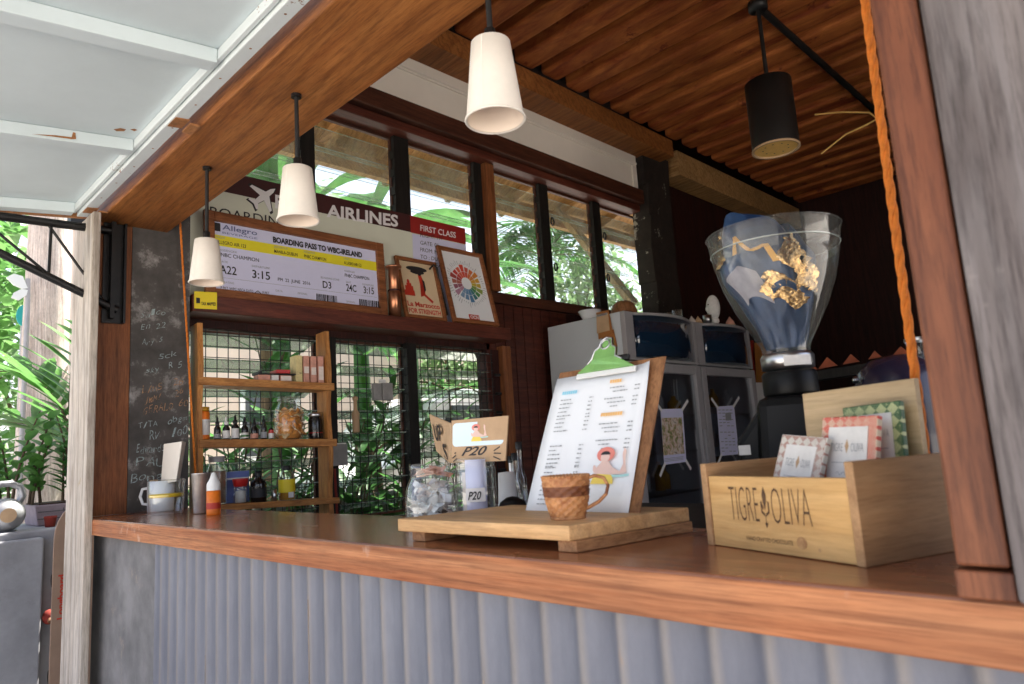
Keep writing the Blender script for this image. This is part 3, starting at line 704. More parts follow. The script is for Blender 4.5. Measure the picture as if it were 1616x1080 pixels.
for s, y, x1 in (('FLIGHT: 111', 374, 697), ('GATE: 01', 386, 691), ('FROM: MANILA', 397, 710), ('TO : DUBLIN', 408, 706), ('TO : SEAT', 418, 702), ('4TH', 429, 684)):
    m.ptext(s, (663, y), (x1, y + (x1 - 663) * .16), 6, PB.fn, X, .002, .0)
m.build_split('lettering', 'ink', bn)

# framed boarding pass
t, sh, Q, (a0, a1, b0, b1) = picture('framed_pass', 'wide wooden frame holding an oversized yellow and white boarding pass', 'picture', (323, 333), (601, 386), (609, 491), (318, 462), (-3.045, 1.15, 1.993), 3, .046, 'frame_wood', 'paper_blue')
W, Hh = a1 - a0, b1 - b0
def q_(m, u0, u1, v0, v1, c=.001): return Q.quad(m, a0 + u0 * W, a0 + u1 * W, b0 + v0 * Hh, b0 + v1 * Hh, c)
def t_(m, s, u0, u1, v, h, bold=0., c=.002): return Q.text(m, s, a0 + u0 * W, a0 + u1 * W, b0 + v * Hh, h * Hh, c, bold)
m = MB(); q_(m, 0, 1, .645, .805); m.build('yellow_band', 'yellow', sh)
m = MB(); t_(m, 'BOARDING PASS TO WBC-IRELAND', .325, .9, .84, .085, .045)
t_(m, 'ALLEGRO AIR 123', .01, .17, .675, .05, .01); t_(m, 'MANILA-DUBLIN', .33, .47, .675, .05, .01); t_(m, 'PNBC CHAMPION', .51, .65, .675, .05, .01); t_(m, 'ALLEGRO AIR 123', .77, .89, .675, .05, .01)
t_(m, 'PNBC CHAMPION', .02, .24, .49, .055); t_(m, 'PNBC CHAMPION', .77, .94, .46, .055)
t_(m, 'A22', .025, .115, .24, .12, .01); t_(m, '3:15', .2, .3, .235, .12, .01); t_(m, 'D3', .62, .675, .225, .11, .01); t_(m, '24C', .775, .845, .225, .115, .01); t_(m, '3:15', .895, .97, .225, .115, .01)
t_(m, 'PM  22  JUNE  2016', .345, .54, .24, .05)
for k in range(6): t_(m, ('P PKT', 'WPC', 'NSCA', 'DATO', 'A')[k % 5], .03 + k * .045, .068 + k * .045, .01, .04)
for u in (.575, .86):
    x = u; 
    while x < u + .135: w_ = random.choice((.003, .005, .009)); q_(m, x, x + w_, .0, .115, .002); x += w_ + random.choice((.003, .005))
q_(m, .0, .035, .86, .985, .0015)
m.build_split('lettering', 'ink', sh)
m = MB(); t_(m, 'Allegro', .045, .235, .90, .075, .01); t_(m, 'BEVERAGE', .045, .235, .835, .03); m.build_split('lettering', 'blue_ink', sh)
m = MB()
for s, u0, u1, v in (('FLIGHT', .01, .06, .755), ('DESTINATION', .33, .41, .755), ('PASSENGER', .51, .58, .755), ('FLIGHT', .77, .81, .755), ('PASSENGER', .02, .12, .57), ('PASSENGER', .77, .84, .545), ('GATE', .025, .07, .40), ('DEPARTURE', .2, .3, .40), ('BOARDING ZONE', .61, .73, .375), ('SEAT', .775, .81, .36), ('DEPARTURE', .89, .97, .36), ('OPERATING', .02, .1, .10), ('DATA', .33, .37, .07), ('OPTIONAL', .46, .52, .07), ('OPTIONAL', .77, .83, .03)):
    t_(m, s, u0, u1, v, .03)
q_(m, .0, .99, .178, .182); q_(m, .0, .99, .01, .012); m.build_split('lettering', 'grey_ink', sh)

# copper canister
pc = atx(625, 491, -3.02); c = thing('copper_canister', 'slim copper canister with flanged lid between two frames on the ledge', 'canister', (-3.03, pc.y, 1.993))
MB().lathe([(0, 0), (.033, 0), (.033, .142), (.031, .146), (0, .146)], 26).build('body', 'copper', c, world=False)
MB().lathe([(.029, .147), (.029, .275), (.044, .277), (.045, .287), (.02, .291), (0, .291)], 26).build('lid', 'copper', c, world=False)
MB().lathe([(.0335, .146), (.0345, .148), (.0345, .154), (.029, .156)], 26).build('band', 'maroon', c, world=False)

# small poster
t, sh, Q, (a0, a1, b0, b1) = picture('framed_poster', 'small wooden frame with a vintage red and cream figure poster', 'picture', (616, 403), (680, 417), (706, 501), (641, 494), (-3.02, 2.0, 1.994), 12.5, .02, 'frame_wood', 'poster_cream')
W, Hh = a1 - a0, b1 - b0
m = MB(); Q.text(m, 'La Marzocco', a0 + .06 * W, a0 + .97 * W, b0 + .17 * Hh, .085 * Hh, .001, .03); Q.text(m, 'FOR STRENGTH', a0 + .06 * W, a0 + .97 * W, b0 + .05 * Hh, .08 * Hh, .001, .03)
q_(m, .03, .32, .36, .46); q_(m, .08, .3, .46, .54); Q.disc(m, a0 + .19 * W, b0 + .62 * Hh, .035 * W, .04 * Hh); q_(m, .13, .26, .53, .59, .0012)
for pts in ([(.5, .78), (.58, .8), (.66, .6), (.62, .42), (.82, .3), (.78, .26), (.55, .4), (.52, .6)], [(.52, .6), (.62, .6), (.56, .38), (.48, .36)]): m.ngon([Q.pt(a0 + u * W, b0 + v * Hh, .0014) for u, v in pts])
m.build_split('lettering', 'red_ink', sh)
m = MB(); Q.disc(m, a0 + .5 * W, b0 + .88 * Hh, .3 * W, .05 * Hh); Q.disc(m, a0 + .5 * W, b0 + .82 * Hh, .2 * W, .04 * Hh, .0012); Q.disc(m, a0 + .55 * W, b0 + .8 * Hh, .05 * W, .045 * Hh, .002)
m.ngon([Q.pt(a0 + u * W, b0 + v * Hh, .0018) for u, v in ((.6, .7), (.66, .66), (.66, .5), (.61, .45))]); m.build('silhouette', 'ink', sh)
# colour wheel
t, sh, Q, (a0, a1, b0, b1) = picture('framed_chart', 'taller wooden frame with a round colour wheel chart on white', 'picture', (684, 388), (762, 405), (780, 512), (715, 505), (-2.995, 2.3, 1.994), 14, .024, 'frame_wood', 'paper')
W, Hh = a1 - a0, b1 - b0
hues = ['#d8503a', '#d9674b', '#c9423c', '#a8433c', '#b26a5a', '#9a5d6d', '#b78aa0', '#7f9fbe', '#6c93b8', '#5a86ae', '#3f7f86', '#4d8d55', '#8aa04c', '#c9b23e', '#d9a53c', '#d98a3a', '#d8743e', '#cf5a4a']
cx, cy = a0 + .5 * W, b0 + .55 * Hh; R1 = .40 * W
for i, h in enumerate(hues):
    nm = 'wheel_%d' % i; plain(nm, lin(h), .6, var=.05); m = MB(); t0 = pi / 2 + i * 2 * pi / 18
    for r0, r1, e in ((.32, .62, .93), (.64, .9 + .1 * (i % 3 == 0), .8)):
        m.ngon([Q.pt(cx + R1 * r * cos(t0 + q * e), cy + R1 * r * sin(t0 + q * e), .001) for r, q in ((r0, 0), (r1, 0), (r1, .17), (r1, .34), (r0, .34))])
    m.build('segment', nm, sh)
m = MB(); m_ = random.Random(3)
for k in range(54):
    t0 = k * 2 * pi / 54; r1 = 1.05 + .25 * m_.random()
    m.strip([Q.pt(cx + R1 * 1.02 * cos(t0), cy + R1 * 1.02 * sin(t0), .001), Q.pt(cx + R1 * r1 * cos(t0), cy + R1 * r1 * sin(t0), .001)], .003, Q.n)
m.build('caption', 'grey_ink', sh)
m = MB(); Q.quad(m, a0 + .36 * W, a0 + .62 * W, b0 + .01 * Hh, b0 + .085 * Hh); m.build('badge', 'red_ink', sh)
m = MB(); Q.text(m, 'OCN', a0 + .39 * W, a0 + .6 * W, b0 + .025 * Hh, .045 * Hh, .002, .03); m.build('lettering', 'white_print', sh)
# coil cable between the frames
tag(MB().tube([atx(*p, -3.06) for p in ((678, 425), (684, 418), (690, 424), (692, 440), (697, 458), (702, 480), (706, 498))], .006, 8).build('cable', 'black_paint'), 'short black cable looped between the two right-hand frames', 'cable')

# ------------------------------------------------------------------ open shelf unit
SD = Vector((.10, .995, 0)).normalized(); SO = Vector((-2.955, 1.10, 1.06)); SN = SD.cross(Z)
PS = Panel(SO, SD, Z)
def sst(px, py): return PS.st(px, py)
U = thing('shelf_unit', 'small orange-brown open wooden shelf unit with wavy uprights against the mesh window', 'shelf', SO)
sL = sst(313, 600)[0]; sR = sst(527, 600)[0]; TILT = -.022 / (sR - sL)
sz = [1.632, 1.371, 1.102]
def shz(i, s): return sz[i] + TILT * (s - sL)
for i, (l, r_) in enumerate(((313, 527), (315, 529), (335, 531))):
    s0 = sst(l, 600)[0]; s1 = sst(r_, 600)[0]; m = MB(); P = PS.pt; b = SO.z
    th = .034 if i < 2 else .026
    m.hexa([P(s0, shz(i, s0) - th - b, .004), P(s1, shz(i, s1) - th - b, .004), P(s1, shz(i, s1) - th - b, -.125), P(s0, shz(i, s0) - th - b, -.125)],
           [P(s0, shz(i, s0) - b, .004), P(s1, shz(i, s1) - b, .004), P(s1, shz(i, s1) - b, -.125), P(s0, shz(i, s0) - b, -.125)])
    m.build('shelf_board', 'shelf_wood', U, bevel=.002)
for s0, zt in ((sst(317, 600)[0], 1.865), (sst(520, 600)[0], 1.862)):
    m = MB(); prof = []
    for k in range(25):
        z = 1.0 + (zt - 1.0) * k / 24; prof.append((z, .0 - .018 * (1 + sin((z - 1.02) * 17)) * .5 - (.0)))
    poly = [(-.12, z) for z, d in prof] + [(d, z) for z, d in prof[::-1]]
    n = len(poly)
    A_ = [PS.pt(s0 - .011, z - SO.z, d) for d, z in poly]; B_ = [PS.pt(s0 + .011, z - SO.z, d) for d, z in poly]
    fs = []
    for k in range(24): fs += [(k, k + 1, n - 2 - k, n - 1 - k), (n + n - 1 - k, n + n - 2 - k, n + k + 1, n + k)]
    fs += [(i, (i + 1) % n, n + (i + 1) % n, n + i) for i in range(n)]
    m.add(A_ + B_, fs); m.build('upright', 'shelf_upright', U)
def on_shelf(px, i, back):
    q = atp(px, 640, SO + SN * -back, SN); s = (q - SO).dot(SD); return Vector((q.x, q.y, shz(i, s)))
RS = math.atan2(SD.y, SD.x) - pi / 2
UP = 2.72 / 1092      # metres per image pixel at the shelf
def boxthing(name, label, cat, px0, px1, i, h, dp, mat, group=None, extra=None, back=.02):
    p = on_shelf((px0 + px1) / 2, i, back); w_ = (px1 - px0) * UP * 1.05
    o = thing(name, label, cat, p, RS, group)
    MB().box(-dp, 0, -w_ / 2, w_ / 2, 0, h).build('body', mat, o, world=False, bevel=.001)
    if extra: MB().box(0, .001, -w_ / 2 + .002, w_ / 2 - .002, h * extra[1], h * extra[2]).build('label_patch', extra[0], o, world=False)
    return o
G = 'tea cartons at the right end of the top shelf'
boxthing('tea_carton', 'yellowish carton, leftmost in the row of upright tea cartons', 'carton', 467, 479, 0, .125, .07, 'tea_yellow', G)
boxthing('tea_carton', 'pinkish carton right next to the yellowish carton', 'carton', 479.5, 490, 0, .125, .07, 'tea_box', G, ('tea_white', .35, .6))
boxthing('tea_carton', 'pinkish carton second from the right of the tea cartons', 'carton', 491, 501.5, 0, .126, .07, 'tea_box', G, ('tea_white', .3, .58))
boxthing('tea_carton', 'pale pink carton at the right end of the tea cartons', 'carton', 502.5, 513, 0, .128, .07, 'tea_box', G, ('tea_white', .12, .62))
boxthing('small_carton', 'short brown carton lying under the black tray', 'carton', 407, 428, 0, .026, .06, 'tea_box', 'small cartons under the tray')
boxthing('small_carton', 'white squat carton between two brownish cartons under the black tray', 'carton', 429, 441, 0, .027, .06, 'label_white', 'small cartons under the tray')
boxthing('small_carton', 'pinkish carton just left of the yellowish tea carton', 'carton', 442, 462, 0, .028, .06, 'tea_box', 'small cartons under the tray', ('tea_white', .1, .9))
p = on_shelf(440, 0, .05); o = thing('serving_tray', 'flat black tray with a dark red middle balanced on small cartons', 'tray', p + Vector((0, 0, .030)), RS)
MB().box(-.06, .03, -.09, .09, 0, .006).box(-.06, .03, -.1, -.085, .003, .015).box(-.06, .03, .085, .1, .003, .015).build('base', 'black_paint', o, world=False, bevel=.002)
MB().box(-.055, .031, -.02, .045, .0065, .024).build('stack', 'red_plastic', o, world=False, bevel=.003)

def lathe_thing(name, label, cat, p, parts, rz=0, group=None, n=24):
    o = thing(name, label, cat, p, rz, group)
    for nm, mat, prof in parts: MB().lathe(prof, n).build(nm, mat, o, world=False)
    return o
# second shelf
lathe_thing('orange_jar', 'glass jar of bright orange preserve with olive lid at the left end', 'jar', on_shelf(320, 1, .05), [
    ('body', 'orange_label', [(0, .001), (.027, .001), (.028, .004), (.028, .112), (.024, .12), (0, .12)]), ('lid', 'honey', [(.025, .121), (.0265, .122), (.0265, .138), (0, .139)]),
    ('label_patch', 'label_white', [(.0285, .02), (.0286, .085)])])
G = 'dropper bottles in a row on the middle shelf'
dl = [('slim dark dropper bottle with small grey label, leftmost of the dropper bottles', 343, .014, .06, 'black_paint', .5), ('brown dropper bottle with white cap and white label', 357, .0155, .06, 'white_plastic', .85),
      ('dropper bottle with tall white label and dark bulb', 371, .016, .068, 'black_paint', .95), ('dark dropper bottle with green and white label', 386, .0155, .062, 'black_paint', .6),
      ('dark dropper bottle with a wide brownish label', 401, .0165, .058, 'black_paint', .55), ('narrow dropper bottle beside the smallest bottle', 416, .013, .07, 'black_paint', .6)]
for k, (lb, px, rd, h, capm, lf) in enumerate(dl):
    o = lathe_thing('dropper_bottle', lb, 'bottle', on_shelf(px, 1, .045), [
        ('body', 'bottle_dark', [(0, 0), (rd, .0), (rd, h * .82), (rd * .5, h), (rd * .5, h + .004)]),
        ('label_patch', ['grey_ink', 'label_white', 'label_white', 'label_white', 'tea_box', 'grey_ink'][k], [(rd + .0005, h * .1), (rd + .0005, h * (.1 + lf * .65))]),
        ('dropper_cap', capm, [(rd * .62, h + .004), (rd * .62, h + .017), (rd * .3, h + .018), (rd * .34, h + .03), (rd * .2, h + .038), (0, h + .039)])], group=G, n=18)
    if k == 3: MB().lathe([(rd + .0009, h * .2), (rd + .0009, h * .33)], 18).build('label_patch', 'green_print', o, world=False)
lathe_thing('dropper_bottle', 'smallest squat bottle with red and white label next to the big jar', 'bottle', on_shelf(427.5, 1, .035), [('body', 'bottle_dark', [(0, 0), (.011, 0), (.011, .045), (.005, .052), (0, .053)]), ('label_patch', 'label_white', [(.0114, .005), (.0114, .028)]), ('label_patch', 'red_plastic', [(.0114, .0285), (.0114, .042)])], group=G, n=16)
p = on_shelf(456, 1, .07)
bj = lathe_thing('big_jar', 'large clear glass jar packed with orange citrus peel', 'jar', p, [('glass', 'jar', [(0, .002), (.055, .002), (.066, .012), (.068, .05), (.066, .125), (.048, .168), (.046, .175), (.051, .178), (.051, .19), (.047, .191)])], n=32)
m = MB(); m2 = MB(); rr_ = random.Random(5)
for k in range(150):
    a = rr_.uniform(0, 2 * pi); rd = .057 * math.sqrt(rr_.random()); z = rr_.uniform(.01, .128)
    mm = m if rr_.random() < .62 else m2
    mm.at(rd * cos(a), rd * sin(a), z, rr_.uniform(0, 6), rr_.uniform(-1, 1), rr_.uniform(-1, 1)); w_ = rr_.uniform(.006, .012)
    mm.add([(-.022, -w_, .0), (-.007, -w_, .008), (.01, -w_, .008), (.024, -w_, .0), (-.022, w_, .0), (-.007, w_, .008), (.01, w_, .008), (.024, w_, .0)], [(0, 1, 5, 4), (1, 2, 6, 5), (2, 3, 7, 6)], True)
MB().lathe([(0, .006), (.05, .006), (.053, .05), (.05, .118), (.02, .135), (0, .136)], 20).build('syrup', 'peel', bj, world=False)
lab(m.build('peel', 'peel', bj, world=False, thick=.003), 'orange peel strips'); lab(m2.build('peel', 'peel_pale', bj, world=False, thick=.003), 'pale pith strips')
MB().lathe([(.051, .192), (.05, .196), (.0, .198)], 32).build('lid', 'jar', bj, world=False)
MB().tube([(.052 * cos(t), .052 * sin(t), .184) for t in [k * pi / 12 for k in range(25)]], .0015, 5).tube([(.054, 0, .184), (.058, .005, .165), (.054, .01, .15)], .0015, 5).build('wire_clasp', 'steel', bj, world=False)
m = MB(); m.lathe([(.031, .106), (.034, .112), (.033, .12), (.028, .126), (0, .128)], 22)
lathe_thing('dark_jar', 'nearly black jar topped with crumpled foil beside the big peel jar', 'jar', on_shelf(497, 1, .06), [('body', 'bottle_dark', [(0, 0), (.031, 0), (.033, .006), (.033, .09), (.028, .104), (.028, .108)]), ('label_patch', 'red_plastic', [(.0334, .03), (.0334, .032)])])
foil = [o for o in bpy.data.objects if o.name.startswith('dark_jar')][0]; m.build('foil_cap', 'steel', foil, world=False)
# bottom shelf
lathe_thing('powder_jar', 'tall clear jar of brown powder with grey screw lid', 'jar', on_shelf(342, 2, .07), [('glass', 'jar', [(0, .001), (.036, .001), (.039, .006), (.039, .14), (.03, .168), (.03, .178)]), ('filling', 'powder', [(0, .004), (.036, .004), (.0365, .135), (0, .14)]), ('lid', 'fridge_grey', [(.032, .176), (.033, .198), (.03, .2), (0, .2)])])
boxthing('blue_carton', 'blue carton with white lettering blocks behind the red-topped jar', 'carton', 357, 394, 2, .135, .03, 'blue_box', None, ('label_white', .74, .8), back=.095)
lathe_thing('red_topped_jar', 'clear jar with a flared red plastic top', 'jar', on_shelf(379, 2, .04), [('glass', 'jar', [(0, .001), (.028, .001), (.03, .004), (.027, .07)]), ('filling', 'label_white', [(0, .003), (.022, .003), (.02, .05), (0, .055)]), ('lid', 'red_plastic', [(.026, .07), (.0275, .072), (.033, .098), (.033, .103), (0, .104)])])
lathe_thing('sauce_bottle', 'dark brown square-shouldered bottle with black cap', 'bottle', on_shelf(407, 2, .045), [('body', 'bottle_dark', [(0, 0), (.034, 0), (.034, .075), (.03, .09), (.014, .1), (.013, .113)]), ('cap', 'black_paint', [(.015, .112), (.015, .134), (0, .135)]), ('label_patch', 'ink', [(.0346, .02), (.0346, .06)])])
lathe_thing('jigger', 'small steel measuring cup in front of the honey bottle', 'cup', on_shelf(431.5, 2, .015), [('cup', 'steel', [(0, .02), (.0085, .0), (.013, .0), (.009, .024), (.011, .052), (.0105, .052), (.007, .026), (0, .024)])])
hb = lathe_thing('honey_bottle', 'honey bottle with golden label and black cap', 'bottle', on_shelf(451, 2, .05), [('glass', 'jar', [(0, .001), (.034, .001), (.036, .006), (.036, .1), (.03, .118), (.018, .13), (.018, .134)]), ('filling', 'honey', [(0, .004), (.0335, .004), (.0345, .09), (0, .094)]), ('cap', 'black_paint', [(.02, .132), (.02, .15), (.017, .153), (0, .153)]), ('label_patch', 'sticker_yellow', [(.0365, .035), (.0365, .092)])])
PH = MB().at(0, 0, 0); PH.box(.0375, .038, -.012, .012, .012, .036); PH.build('label_patch', 'label_white', hb, world=False)

# things hung on the wire mesh
def mdl(): return [(0, -.0), (.013, .0), (.016, .01), (.0155, .06), (.018, .10), (.009, .118), (.008, .165), (.012, .172), (.013, .185), (.006, .19), (0, .19)]
q = atx(562, 683, XW + .1); lathe_thing('muddler', 'turned pale wooden muddler hanging on the wire mesh', 'muddler', q, [('body', 'kraft', [(r * 1.15, z * .98) for r, z in mdl()])])
q = atx(604, 632, XW + .085); o = thing('paper_packet', 'grey folded packet clipped high on the wire mesh', 'packet', q, 0); MB().box(-.012, .012, -.062, -.012, 0, .09).box(-.012, .02, -.010, .055, .0, .092).build('body', 'grey_bag', o, world=False, bevel=.003)
MB().box(.0, .006, -.02, .02, .093, .112).build('hanging_tab', 'white_plastic', o, world=False)
q = atx(537, 735, XW + .085); o = thing('paper_packet', 'flat grey packet hung beside the shelf upright', 'packet', q, 0); MB().box(-.008, .008, -.045, .04, 0, .105).build('body', 'grey_bag', o, world=False, bevel=.003)
MB().box(-.004, .004, -.04, .035, .106, .112).build('fold', 'label_white', o, world=False)
o = thing('broom_handle', 'thin reddish stick standing beside the shelf upright', 'stick', atx(533, 805, -3.02)); MB().tube([atx(533, 830, -3.02), atx(528, 740, -3.02)], .006, 8).build('rod', 'fabric_red', o)

# ------------------------------------------------------------------ fridges
def fridge(y0, y1, xb, label, hang):
    t = thing('display_fridge', label, 'fridge', (-2.75, (y0 + y1) / 2, 0), 0, 'display fridges along the back wall')
    m = MB(); m.box(xb, -2.475, y0, y0 + .03, .05, 2.05).box(xb, -2.475, y1 - .03, y1, .05, 2.05).box(xb, -2.475, y0 + .031, y1 - .031, 2.0, 2.05).box(xb, xb + .03, y0 + .031, y1 - .031, .05, 1.999).box(xb, -2.475, y0 + .031, y1 - .031, .05, .12)
    m.build('cabinet', 'fridge_white', t, bevel=.006)
    MB().box(xb + .032, xb + .04, y0 + .033, y1 - .033, .13, 1.72).build('lining', 'fridge_inside', t)
    # header: curved dark blue panel in a grey surround
    m = MB(); m.box(-2.474, -2.44, y0, y0 + .09, 1.745, 2.05).box(-2.474, -2.44, y1 - .035, y1, 1.745, 2.05).box(-2.474, -2.445, y0 + .091, y1 - .036, 1.745, 1.765)
    n = 14; pts = []
    for k in range(n + 1):
        u = k / n; pts.append((-2.455 + .085 * (1 - (2 * u - 1) ** 2), y0 + .092 + (y1 - y0 - .13) * u))
    m.prism([(-2.47, y0 + .092)] + [(x + .008, y) for x, y in pts] + [(-2.47, y1 - .038)], 2.032, 2.05)
    m.build('header_surround', 'fridge_grey', t, bevel=.003)
    v = [(x, y, z) for z in (1.768, 2.03) for x, y in pts]
    MB().add(v, [(i, i + 1, n + 2 + i, n + 1 + i) for i in range(n)], True).build('header_panel', 'fridge_blue', t, thick=.004)
    # glass door
    d = MB(); a, b = y0 + .004, y1 - .004
    d.box(-2.474, -2.43, a, a + .065, .14, 1.735).box(-2.474, -2.43, b - .065, b, .14, 1.735).box(-2.474, -2.43, a + .066, b - .066, 1.675, 1.735).box(-2.474, -2.43, a + .066, b - .066, .14, .2)
    dd = d.build('door', 'fridge_grey', t, bevel=.004)
    MB().box(-2.458, -2.452, a + .066, b - .066, .201, 1.674).build('door_glass', 'door_glass', dd)
    MB().box(-2.429, -2.41, b - .05, b - .03, .8, 1.3).build('handle', 'fridge_grey', dd, bevel=.003)
    m = MB()
    for z in (.55, .9, 1.16, 1.40):
        for k in range(10): x = xb + .06 + k * (-.0 - 2.50 - xb) / 10; m.bar((x, y0 + .04, z), (x, y1 - .04, z), .005, .005)
        m.bar((-2.50, y0 + .035, z), (-2.50, y1 - .035, z), .012, .014)
    m.build('wire_shelf', 'steel', t)
    m = MB(); rn = random.Random(int(y0 * 10)); m2 = MB()
    for z in (.555, .905, 1.165, 1.405):
        for k in range(6):
            y = y0 + .1 + k * .125; rd = rn.uniform(.03, .045); h = rn.uniform(.12, .2)
            (m if rn.random() < .6 else m2).at(rn.uniform(-2.75, -2.6), y, z + .003).lathe([(0, 0), (rd, 0), (rd, h * .65), (rd * .4, h * .85), (rd * .4, h), (0, h)], 14)
    m.build('stocked_bottle', 'white_plastic', t); m2.build('stocked_bottle', 'honey', t)
    return t
f1 = fridge(3.49, 4.325, -3.08, 'nearer display fridge, white side with hung clipboard, poster with a photograph on its glass door', 1)
f2 = fridge(4.335, 5.15, -2.92, 'farther display fridge with a printed bluish list taped to its glass door', 0)
MB().box(-2.62, -2.60, 4.27, 4.285, 1.2, 1.66).box(-2.62, -2.60, 4.23, 4.245, 1.2, 1.66).build('light_tube', 'white_plastic', f1)
PG = Panel((-2.428, 3.6, 1.3), Y, Z)
def poster(label, TL, TR, BR, BL, mat):
    o = thing('taped_sheet', label, 'poster', PG.fn(*BL))
    sh = MB().pquad([BL, BR, TR, TL], PG.fn, X, .001).build('sheet', mat, o, thick=.0008)
    for c, dx, dy in ((TL, -9, -13), (TR, 8, -13), (BR, 7, 12), (BL, -7, 18)):
        a, b = PG.fn(*c), PG.fn(c[0] + dx, c[1] + dy); MB().strip([a + X * .003 + (a - b) * .2, b + X * .003], .022, X).build('tape', 'label_white', o)
    return o, sh
o, sh = poster('sheet with a colourful photograph taped to the nearer fridge door', (1042, 646), (1077, 645), (1083, 729), (1048, 734), 'paper_blue')
def photo(name):
    m, nt, b = _new(name); mp = _coords(nt, (1, 1, 1)); n = _noise(nt, mp, 22, 5, .7, .6)
    c = _ramp(nt, n.outputs[0], [(.32, (.03, .05, .02)), (.42, (.25, .28, .08)), (.5, (.62, .42, .32)), (.58, (.75, .7, .62)), (.68, (.2, .1, .06))]); nt.links.new(c.outputs[0], b.inputs['Base Color']); MATS[name] = m
photo('photo_print')
MB().pquad([(1046.5, 719), (1080, 716), (1075.5, 659), (1043.5, 660)], PG.fn, X, .0022).build('photograph', 'photo_print', sh)
m = MB()
for k in range(3): m.pquad([(1048, 724 + k * 2.2), (1078, 720.5 + k * 2.2), (1078, 721.3 + k * 2.2), (1048, 724.8 + k * 2.2)], PG.fn, X, .002)
m.build('lettering', 'grey_ink', sh)
o, sh = poster('plain bluish printed list taped to the farther fridge door', (1131, 642), (1158, 640), (1166, 717), (1137, 720), 'paper_blue')
m = MB()
for k in range(14):
    if k == 6: continue
    y = 648 + k * 5; x0 = 1133 + k * .45
    for j in range(4):
        if random.random() < .75: m.pquad([(x0 + j * 6, y), (x0 + j * 6 + 4.2, y - .2), (x0 + j * 6 + 4.2, y - 1.4), (x0 + j * 6, y - 1.2)], PG.fn, X, .002)
m.pquad([(1145, 664), (1154, 663.5), (1153, 651), (1144, 652)], PG.fn, X, .0021); m.build('lettering', 'grey_ink', sh)
# clipboards on the side of the near fridge
PF = Panel((-3.08, 3.488, 1.8), X, Z)
o = thing('order_pad', 'small brown clipboard with kraft slips hung on the fridge side', 'clipboard', PF.fn(955, 530)); MB().pquad([(947, 536), (969, 526), (962, 490), (943, 494)], PF.fn, PF.n, .012).build('board', 'orange_wood', o, thick=.006)
MB().pquad([(945, 527), (965, 522), (962, 494), (944, 497)], PF.fn, PF.n, .018).build('slips', 'kraft', o, thick=.003); MB().pquad([(946, 501), (962, 497), (961, 494), (945, 498)], PF.fn, PF.n, .022).build('clip', 'steel', o, thick=.003)
o = thing('order_card', 'orange card hanging below the brown order pad', 'card', PF.fn(962, 550)); MB().pquad([(955, 554), (975, 547), (969, 520), (950, 528)], PF.fn, PF.n, .006).build('card', 'orange_wood', o, thick=.003)
m = MB()
for k in range(4): m.pquad([(955 - k * .8, 547 - k * 5), (968 - k * .8, 543 - k * 5), (968 - k * .8, 542 - k * 5), (955 - k * .8, 546 - k * 5)], PF.fn, PF.n, .0085)
m.build('lettering', 'red_ink', o)
# on top of the fridges
zt_ = 2.051
def ftop(px, x): q = atx(px, 490, x); return Vector((x, q.y, zt_))
q = aty(931, 500, 3.6); lathe_thing('bowl', 'shallow white bowl on the near corner of the fridge top', 'bowl', (q.x, 3.6, zt_), [('bowl', 'white_ceramic', [(0, .004), (.035, 0), (.045, .004), (.078, .07), (.075, .07), (.04, .01), (0, .008)])])
q = aty(985, 495, 3.78); o = thing('straw_hat', 'rounded brown hat crown resting on the fridge top', 'hat', (q.x, 3.78, zt_)); MB().lathe([(.13, .004), (.132, .010), (.092, .014), (.088, .06), (.07, .105), (.04, .125), (0, .13)], 26).build('crown', 'hardboard', o, world=False)
MB().lathe([(.0935, .016), (.0925, .034)], 26).build('hat_band', 'ink', o, world=False)
G = 'drinking glasses on top of the fridges'
for px, yv, h, lb in ((1056, 4.22, .075, 'small glass, left of the pair of glasses on the fridge top'), (1069, 4.3, .10, 'taller ribbed glass on the fridge top')):
    q = aty(px, 495, yv); lathe_thing('drinking_glass', lb, 'glass', (q.x, yv, zt_), [('glass', 'jar', [(0, .004), (.032, .003), (.036, h), (.034, h), (.03, .008), (0, .008)])], group=G)
q = aty(1117, 510, 4.5); o = thing('small_candle', 'tiny steel tumbler beside the pale figurine', 'tumbler', (q.x, 4.5, zt_)); MB().lathe([(0, 0), (.028, 0), (.032, .06), (.03, .06), (.027, .004), (0, .004)], 18).build('cup', 'steel', o, world=False); MB().lathe([(0, .03), (.028, .03)], 18).build('filling', 'white_plastic', o, world=False)
q = aty(1128, 510, 4.62); o = thing('figurine', 'pale carved face figurine standing on the farther fridge', 'figurine', (q.x, 4.62, zt_), radians(-40))
MB().ball((0, 0, .13), .05, .05, .095, 18).ball((0, -.045, .12), .012, .014, .022, 10).ball((0, 0, .03), .036, .036, .03, 14).build('head', 'label_white', o, world=False)
MB().ball((-.02, -.043, .15), .009, .006, .005, 8).ball((.02, -.043, .15), .009, .006, .005, 8).ball((0, -.045, .085), .013, .006, .004, 8).build('features', 'ink', o, world=False)
G = 'odds and ends on the fridge top'
for px, yv, s, mt, lb in ((1092, 4.40, .032, 'tea_white', 'small pale seashell left of the steel tumbler'), (1102, 4.43, .03, 'kraft', 'small tan shell between seashell and steel tumbler'), (1152, 4.75, .036, 'tea_box', 'small pinkish ornament right of the pale figurine')):
    q = aty(px, 508, yv); o = thing('ornament', lb, 'ornament', (q.x, yv, zt_), 0, G); MB().lathe([(0, 0), (s, .004), (s * .8, s * .8), (s * .3, s * 1.4), (0, s * 1.9)], 9).build('shell', mt, o, world=False); MB().lathe([(s * 1.05, 0), (s * 1.05, .004), (0, .004)], 12).build('base', 'kraft', o, world=False)
